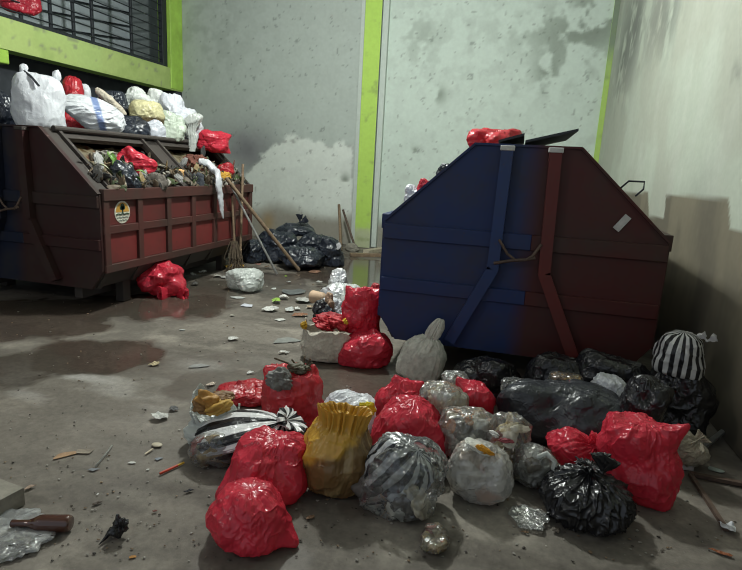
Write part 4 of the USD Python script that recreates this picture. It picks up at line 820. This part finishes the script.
# ------------------------------------------------------------------ litter on the floor
def sheet(name, label, px, py, wpx, hpx, colr, rot=None, cr=.5, ma=None, cat_='scrap', thick=.25, z0=0., group=None, flat=False):
    """a crumpled or flat scrap: irregular outline, folds, some thickness"""
    count[0] += 1; sd = count[0]; g = np.random.default_rng(sd)
    p = atZ(px, py); k = depth(p)/F; w = wpx*k
    gro = abs(atZ(px, py-hpx/2)[1]-atZ(px, py+hpx/2)[1])          # how far the patch runs along the floor
    d = min(gro, 2.2*w) if flat else min(gro*.75, w*1.0)
    a, b = np.meshgrid(np.linspace(0, 1, 13)**.8, np.linspace(0, 2*np.pi, 30, endpoint=False), indexing='ij')
    nc = g.integers(4, 8); ca = np.sort((np.arange(nc)+g.uniform(-.42, .42, nc))*2*np.pi/nc); cr_ = g.uniform(.5, 1.15, nc)
    k0 = (np.searchsorted(ca, b, 'right')-1) % nc; k1 = (k0+1) % nc
    pa, pb = np.stack([np.cos(ca), np.sin(ca)], -1)*cr_[:, None], None
    A_, B_ = pa[k0], pa[k1]; e_ = B_-A_; dv = np.stack([np.cos(b), np.sin(b)], -1)
    rr = np.abs((A_[..., 0]*e_[..., 1]-A_[..., 1]*e_[..., 0])/np.where(np.abs(q0 := dv[..., 0]*e_[..., 1]-dv[..., 1]*e_[..., 0]) < .05, .05, q0))
    rr = np.clip(rr, .15, 1.2)+.10*(fbm(np.stack([np.cos(b)*5+sd, np.sin(b)*5, 0*b], -1), 2, sd)-.5)
    x, y = a*rr*np.cos(b)*w/2, a*rr*np.sin(b)*d/2
    q = np.stack([x, y, 0*x], -1).reshape(-1, 3)
    s = min(w, d)
    if flat: thick *= .22
    hz = s*thick*(.25+cr)*2*(crumple(q/s+sd, sd, 1.6)*.9)*(1-.3*a.ravel()**2)
    t = .002
    topv = q+np.c_[0*hz, 0*hz, hz+t]; bot = topv-[0, 0, .0018]
    nr_, na_ = a.shape; i = np.arange(nr_*na_).reshape(nr_, na_); j = np.roll(i, -1, 1)
    f = np.stack([i[:-1], i[1:], j[1:], j[:-1]], -1).reshape(-1, 4); f = np.vstack([f[:, [0, 1, 2]], f[:, [0, 2, 3]]])
    n = len(q); e = np.stack([i[-1], i[-1]+n, j[-1]+n, j[-1]], -1); e = np.vstack([e[:, [0, 1, 2]], e[:, [0, 2, 3]]])
    V = np.vstack([topv, bot]); F_ = np.vstack([f, f[:, ::-1]+n, e])
    yaw = math.atan2(-p[0], p[1])+math.radians((rot or 0)+(0 if flat else g.uniform(-35, 35)))
    R = np.array([[math.cos(yaw), -math.sin(yaw), 0], [math.sin(yaw), math.cos(yaw), 0], [0, 0, 1]])
    V = V@R.T+p+[0, 0, .001+z0]
    tn = np.array(colr, float)*(.62+.6*fbm(V*25, 3, sd))[:, None]
    return obj(name, (V, F_), ma or TINTM, None, False, np.clip(tn, 0, 1), label=label, cat=cat_, group=group)
W1, W2, TN, BK, GR = (.66, .66, .62), (.52, .54, .52), (.40, .30, .20), (.03, .03, .035), (.30, .30, .29)
for a in [
 ('white_lump', 'crumpled white foam lump alone on the floor left of the heap', 159, 420, 26, 13, W1, 0, 1.0),
 ('plastic_scrap', 'dark film scrap right beside the crumpled white foam lump', 175, 410, 11, 8, (.12, .12, .12), 0, .8),
 ('food_scrap', 'flat tan food scrap on the left foreground floor', 66, 455, 26, 7, (.40, .25, .14), 10, .3),
 ('food_scrap', 'pale speckled food crumbs right of the flat tan food scrap', 84, 452, 22, 10, (.26, .22, .17), 0, .4),
 ('white_scrap', 'tiny cream disc on the floor below the plastic spoon', 132, 463, 8, 4, W1, 0, .2),
 ('white_scrap', 'small grey-blue scrap just below the plastic spoon', 159, 459, 9, 4, (.25, .28, .32), 0, .3),
 ('white_scrap', 'tiny white crumb left of the red and yellow straw', 148, 470, 4, 3, W1, 0, .3),
 ('dark_scrap', 'small black scrap on the floor left of the lowest red bag', 188, 492, 11, 5, BK, 0, .8),
 ('tan_scrap', 'pinkish tan scrap on the floor below the concrete block level', 31, 488, 16, 8, (.42, .30, .22), 0, .7),
 ('red_scrap', 'small reddish scrap on the front floor left of the lowest red bag', 154, 512, 7, 5, (.16, .04, .03), 0, .6),
 ('white_scrap', 'narrow pale crumb on the front left floor', 97, 495, 4, 6, W1, 0, .5),
 ('brown_scrap', 'dark brown leaf on the front left floor', 96, 504, 12, 5, (.07, .05, .035), 0, .5),
 ('orange_scrap', 'orange scrap at the bottom edge of the photo', 133, 557, 10, 4, (.45, .20, .03), 0, .4),
 ('yellow_scrap', 'yellowish folded scrap in the brown puddle', 154, 365, 12, 5, (.48, .40, .24), 0, .8),
 ('white_scrap', 'tan and white scrap behind the open bag of peelings', 212, 385, 13, 5, (.48, .40, .32), 0, .5),
 ('white_scrap', 'white scrap on the floor above the squat red bag', 250, 373, 11, 5, W1, 0, .5),
 ('grey_scrap', 'flat grey film on the dry floor left of the squat red bag', 198, 366, 22, 6, (.30, .30, .29), 0, .3),
 ('white_scrap', 'white curled film scrap left of the open beige sack', 284, 353, 16, 5, W1, -15, .8),
 ('white_scrap', 'white scrap left of the open sack, lower than the long flat strip', 233, 340, 14, 6, W1, 0, .5),
 ('grey_strip', 'long flat grey strip of film left of the open beige sack', 287, 341, 40, 8, (.24, .25, .23), 0, .2),
 ('white_scrap', 'white scrap left of the black bag of the litter pile', 281, 320, 13, 4, W1, 0, .4),
 ('white_scrap', 'white film scrap below the green and white wrapper', 289, 311, 14, 6, W2, 0, .7),
 ('white_scrap', 'white paper edge left of the green and white wrapper', 270, 311, 18, 6, W1, 0, .7),
 ('wrapper', 'bright green part of a torn wrapper on the floor', 276, 303, 18, 8, (.30, .50, .08), 0, .8),
 ('wrapper', 'upright white part of a torn wrapper behind the bright green part', 284, 299, 12, 12, W1, 0, 1.1),
 ('white_scrap', 'flat white scrap on the wet floor below the thin white bag', 247, 306, 17, 5, (.58, .60, .66), 0, .3),
 ('white_scrap', 'flatter grey-white scrap left of the flat white scrap on the wet floor', 237, 298, 15, 4, (.50, .52, .50), 0, .3),
 ('orange_scrap', 'orange and green peel in front of the thin white bag', 245, 290, 13, 3, (.50, .30, .06), 0, .7),
 ('green_leaf', 'little green leaf on the floor by the wooden pole', 286, 277, 4, 6, (.25, .42, .05), 0, 1.),
 ('pink_scrap', 'pinkish scrap on the floor behind the thin white bag', 258, 265, 7, 3, (.45, .16, .12), 0, .6),
 ('orange_strip', 'long orange peel strip behind the thin white bag', 232, 269, 26, 5, (.50, .30, .05), 8, .8),
 ('white_scrap', 'white foam scrap left of the long orange peel strip', 203, 273, 9, 6, W1, 0, .8),
 ('tan_scrap', 'upright tan scrap at the far foot of the left container', 213, 262, 7, 9, (.50, .36, .24), 0, 1.2),
 ('white_scrap', 'white film lump beside the upright tan scrap', 223, 265, 11, 6, W2, 0, .9),
 ('white_scrap', 'white scrap near the broom head', 238, 263, 8, 5, W1, 0, .9),
 ('white_scrap', 'pale scrap in front of the white foam scrap by the left container', 217, 277, 12, 4, (.36, .34, .30), 0, .5),
 ('grey_scrap', 'grey scrap farther right in front of the white foam scrap by the left container', 225, 278, 9, 3, (.40, .40, .38), 0, .5),
 ('white_scrap', 'thin white strip on the floor left of the little green leaf', 274, 289, 9, 3, W2, -20, .4),
 ('brown_scrap', 'brown board scrap in front of the black heap by the back wall', 314, 272, 16, 4, (.22, .12, .08), 0, .3),
 ('dark_scrap', 'wet dark film scrap behind the green and white wrapper', 294, 292, 26, 7, (.12, .13, .13), 0, .4),
 ('grey_scrap', 'pale grey film scrap left of the cardboard cup', 303, 302, 22, 6, (.42, .42, .39), 0, .6),
 ('food_scrap', 'brown food scraps at the left foot of the litter pile', 301, 316, 22, 5, (.26, .12, .06), 0, .6),
 ('white_scrap', 'tiny white scrap on the grey floor near the middle puddle', 182, 330, 6, 2, W2, 0, .3),
 ('white_scrap', 'tiny pale leaf on the grey floor left of the thin white bag', 232, 316, 7, 3, (.40, .38, .32), 0, .5),
 ('flyer', 'coloured flyer on the floor near the right wall', 715, 470, 20, 7, (.34, .40, .36), 0, .2),
 ('flyer', 'blue and white flyer on the floor beside the corner black bags', 699, 424, 15, 5, (.28, .36, .44), 30, .3),
 ('white_scrap', 'pale paper scrap behind the blue and white flyer', 684, 416, 12, 4, (.46, .46, .44), 0, .4),
 ('beige_scrap', 'beige scrap right of the blue and white flyer', 709, 419, 9, 4, (.34, .28, .2), 0, .7),
 ('white_plastic', 'crumpled white plastic near the lower right corner', 729, 530, 18, 18, (.62, .64, .66), 0, 1.3),
 ('red_scrap', 'reddish orange scrap at the lower right corner', 722, 554, 26, 6, (.30, .10, .04), 0, .5),
 ('white_scrap', 'small white film end at the tip of the thin rusty bar', 722, 526, 7, 5, W1, 0, .9),
 ('brown_scrap', 'brown crumb in front of the flat clear film scrap', 525, 533, 9, 5, (.20, .12, .07), 0, .8),
 ('brown_scrap', 'brown lump right of the flat clear film scrap', 557, 532, 11, 8, (.10, .08, .06), 0, .9),
 ('tan_scrap', 'tan scrap on the floor under the yellow bag', 310, 518, 10, 6, (.28, .17, .10), 0, .5),
]:
    nm, lb, px, py, w_, h_, c_, r_, k_ = a
    sheet(nm, lb, px, py, w_, h_, c_, r_, k_, flat=k_ <= .4)
for i, (nm, lb, px, py, w_, h_, c_) in enumerate([
 ('white_scrap', 'tiny white scrap nearest the broom bristles', 229, 259, 6, 4, W1), ('grey_scrap', 'grey scrap left of the upright tan scrap', 205, 264, 9, 4, GR),
 ('brown_scrap', 'brown scrap behind the upright tan scrap', 216, 256, 8, 4, (.2, .12, .07)), ('white_scrap', 'pale film scrap left of the white foam scrap by the left container', 193, 276, 9, 4, W2),
 ('dark_scrap', 'dark scrap right of the red bag at the left container foot', 195, 285, 10, 4, (.05, .045, .04)), ('tan_scrap', 'tan scrap in front of the long orange peel strip', 236, 278, 7, 3, TN),
 ('white_scrap', 'small white scrap at the left edge of the black heap', 244, 262, 7, 4, W1), ('brown_scrap', 'brown scrap between the metal pole and the black heap', 268, 268, 8, 3, (.16, .10, .06)),
 ('white_scrap', 'white scrap right of the metal pole tip', 289, 283, 7, 3, W2), ('grey_scrap', 'grey scrap left of the silver film', 318, 284, 9, 4, (.4, .4, .38)),
 ('white_scrap', 'white scrap at the right foot of the green and white wrapper', 298, 310, 9, 4, W1), ('tan_scrap', 'tan scrap in front of the cardboard cup', 309, 308, 8, 4, TN)]):
    sheet(nm, lb, px, py, w_, h_, c_, 0, .9)
# litter pile behind the open sack
for i, (nm, lb, b_, Y_, zb_, kw) in enumerate([
 ('silver_film', 'crinkled silver film standing at the top of the litter pile', (328, 349, 268, 296), 6.0, 0, dict(ma=FOIL, crum=.24, prof='lump')),
 ('silver_film', 'broad crinkled silver film across the litter pile', (320, 362, 284, 310), 5.7, 0, dict(ma=FOIL, crum=.26, prof='pillow', lump=.25)),
 ('white_bag', 'white translucent film lump at the right of the litter pile', (340, 366, 284, 312), 5.5, 0, dict(ma=MILK, crum=.2, prof='lump')),
 ('white_bag', 'white paper lump in the middle of the litter pile', (318, 348, 296, 318), 5.2, 0, dict(ma=WHITE, crum=.22, prof='lump')),
 ('black_bag', 'small black plastic bag in front of the litter pile', (312, 335, 300, 318), 5.0, 0, dict(ma=BLACK, crum=.2, prof='lump', lump=.25)),
 ('black_bag', 'blue-black plastic scrap just above the open beige sack', (316, 338, 306, 322), 4.75, 0, dict(ma=NAVYB, crum=.2, prof='lump', lump=.25)),
 ('tan_wrapper', 'tan paper wrapper with brown streaks on the litter pile', (322, 336, 292, 312), 5.1, .05, dict(ma=plain('tan_paper', (.42, .28, .19), .7, .4, 20.), crum=.22, prof='lump')),
]):
    m_ = kw.pop('ma'); pf = kw.pop('prof'); bag(nm, lb, b_, m_, pf, Y=Y_, zb=zb_, seed=501+i, category='bag' if 'bag' in nm else 'wrapper', **kw)
cu = thing('cardboard_cup', 'tan paper cup lying on the litter pile, open end to the left', 'cup', atZ(317, 310))
p = atY(318, 297, 5.25); dx = np.array([.9, -.35, .12]); dx /= np.linalg.norm(dx)
obj('cup_wall', rod([p-dx*.07, p-dx*.069, p+dx*.07], [.070, .067, .050], 24), plain('cup_paper', (.52, .37, .25), .7, .15), cu, True)
obj('cup_inside', rod([p-dx*.0725, p-dx*.0722], [.060, .060], 24), plain('cup_inside', (.62, .46, .33), .7, .15), cu)
# red and yellow straw wrapper, spoon, clear straw, dark twig, bottle, block, clear film
a_, b_ = atZ(160, 475)+[0, 0, .008], atZ(184, 464)+[0, 0, .008]
sw = thing('straw_wrapper', 'red and yellow pencil-like wrapper on the floor', 'wrapper', (a_+b_)/2)
obj('red_tube', rod([a_, a_+(b_-a_)*.72], .007, 8), plain('wrapper_red', (.45, .05, .02), .5), sw, True); obj('yellow_tube', rod([a_+(b_-a_)*.72, b_], .006, 8), plain('wrapper_yellow', (.55, .33, .03), .5), sw, True)
sp = thing('plastic_spoon', 'beige disposable spoon lying on the floor', 'spoon', atZ(150, 450))
m_, e_, t_ = atZ(157, 446), atZ(153, 450), atZ(145, 455)
SPN = plain('spoon_plastic', (.46, .40, .30), .45, .1)
obj('bowl', blob(m_+[0, 0, .008], (.032, .022, .008), 601, .05, .05), SPN, sp, True); obj('handle', bar(e_+[0, 0, .008], t_+[0, 0, .006], .010, .004, (0, 0, 1)), SPN, sp)
obj('straw', rod([atZ(96, 467)+[0, 0, .006], atZ(106, 455)+[0, 0, .006], atZ(112, 447)+[0, 0, .008]], .0055, 8), CLEARM, None, True, label='clear drinking straw on the floor left of the spoon', cat='straw')
sheet('grey_film', 'grey film scrap at the lower end of the clear straw', 92, 470, 16, 6, (.24, .25, .27), 0, .3, flat=True)
tb = bag('black_scrap', 'twisted black plastic scrap with a tail on the front left floor', (108, 128, 514, 542), BLACK, 'pillow', d=.8, seed=611, crum=.3, lump=.4, roll=30, category='plastic')
obj('tail', rod([atZ(112, 533)+[0, 0, .02], atZ(106, 540)+[0, 0, .012], atZ(99, 546)+[0, 0, .006]], [.012, .008, .002], 8), BLACK, tb, True)
# brown bottle lying down
p0, p1 = atZ(72, 531), atZ(12, 531)
ax_ = (p1-p0); Lb = np.linalg.norm(ax_); ax_ /= Lb; r_ = .036; cz = np.array([0, 0, r_+.002])
prof_b = [(0, .0), (.001, .028), (.008, .034), (.02, .036), (.12, .036), (.135, .034), (.155, .024), (.175, .0155), (.225, .0135), (.232, .0155), (.245, .0155), (.247, .011)]
bt = thing('brown_bottle', 'empty brown glass bottle lying on the floor at the lower left', 'bottle', (p0+p1)/2)
sc = Lb/.247
obj('glass', rod([p0+cz*sc*.98+ax_*a*sc for a, b in prof_b], [max(b, .001)*sc for a, b in prof_b], 28), GLASSB, bt, 40)
obj('mouth', rod([p0+cz*sc*.98+ax_*.246*sc, p0+cz*sc*.98+ax_*.2485*sc], [.0108*sc, .0108*sc], 20), BLACK, bt)
# concrete block at the left edge
q = atZ(26, 512); k0 = np.array([math.cos(-.25), math.sin(-.25), 0]); a1 = atZ(26, 504); a2 = atZ(-6, 522)
ed = (a2-a1); ed /= np.linalg.norm(ed); pr = np.array([ed[1], -ed[0], 0]); pr = -pr if pr[1] < 0 else pr
obj('concrete_block', hullm([a1+ed*u+pr*w+[0, 0, z] for u in (0.004, .40) for w in (0, .17) for z in (0, .086)]+[a1+ed*u+pr*w+[0, 0, z] for u in (0, .404) for w in (.006, .164) for z in (.006, .08)]), CONCB, None, label='grey concrete block at the left edge of the floor', cat='block')
bag('clear_film', 'crumpled clear plastic sheet at the lower left corner', (-16, 50, 534, 566), film('white_clear_film', (.82, .84, .86), .22, .9), 'pillow', d=1.3, seed=621, crum=.3, lump=.3, category='plastic', fill='grey', filln=5, nr=140, na=180)
# grit and crumbs strewn over the concrete: nobody could count them
g = np.random.default_rng(99); P = []
for i in range(1100):
    px, py = g.uniform(4, 738), 262+300*g.random()**.8
    p = atZ(px, py)
    if p[1] > 10.5 or p[0] > 1.3 or (p[0] > -1 and p[1] > 3.6) or p[0] < -6: continue
    r = g.uniform(.0015, .0065)*(.7+.22*p[1]); m = trimesh.creation.icosphere(0); v_ = np.array(m.vertices)*g.uniform(.5, 1.2, (12, 1))*[r*1.3, r, r*.5]
    P.append((v_+[p[0], p[1], r*.25], np.array(m.faces), np.array([(.10, .085, .065), (.30, .28, .24), (.05, .04, .03), (.22, .15, .09), (.34, .32, .28)][g.integers(5)])*g.uniform(.6, 1.1)))
m, c = join(P); obj('floor_grit', m, TINTM, None, False, c, kind='stuff', label='grit and crumbs strewn over the concrete floor', cat='grit')
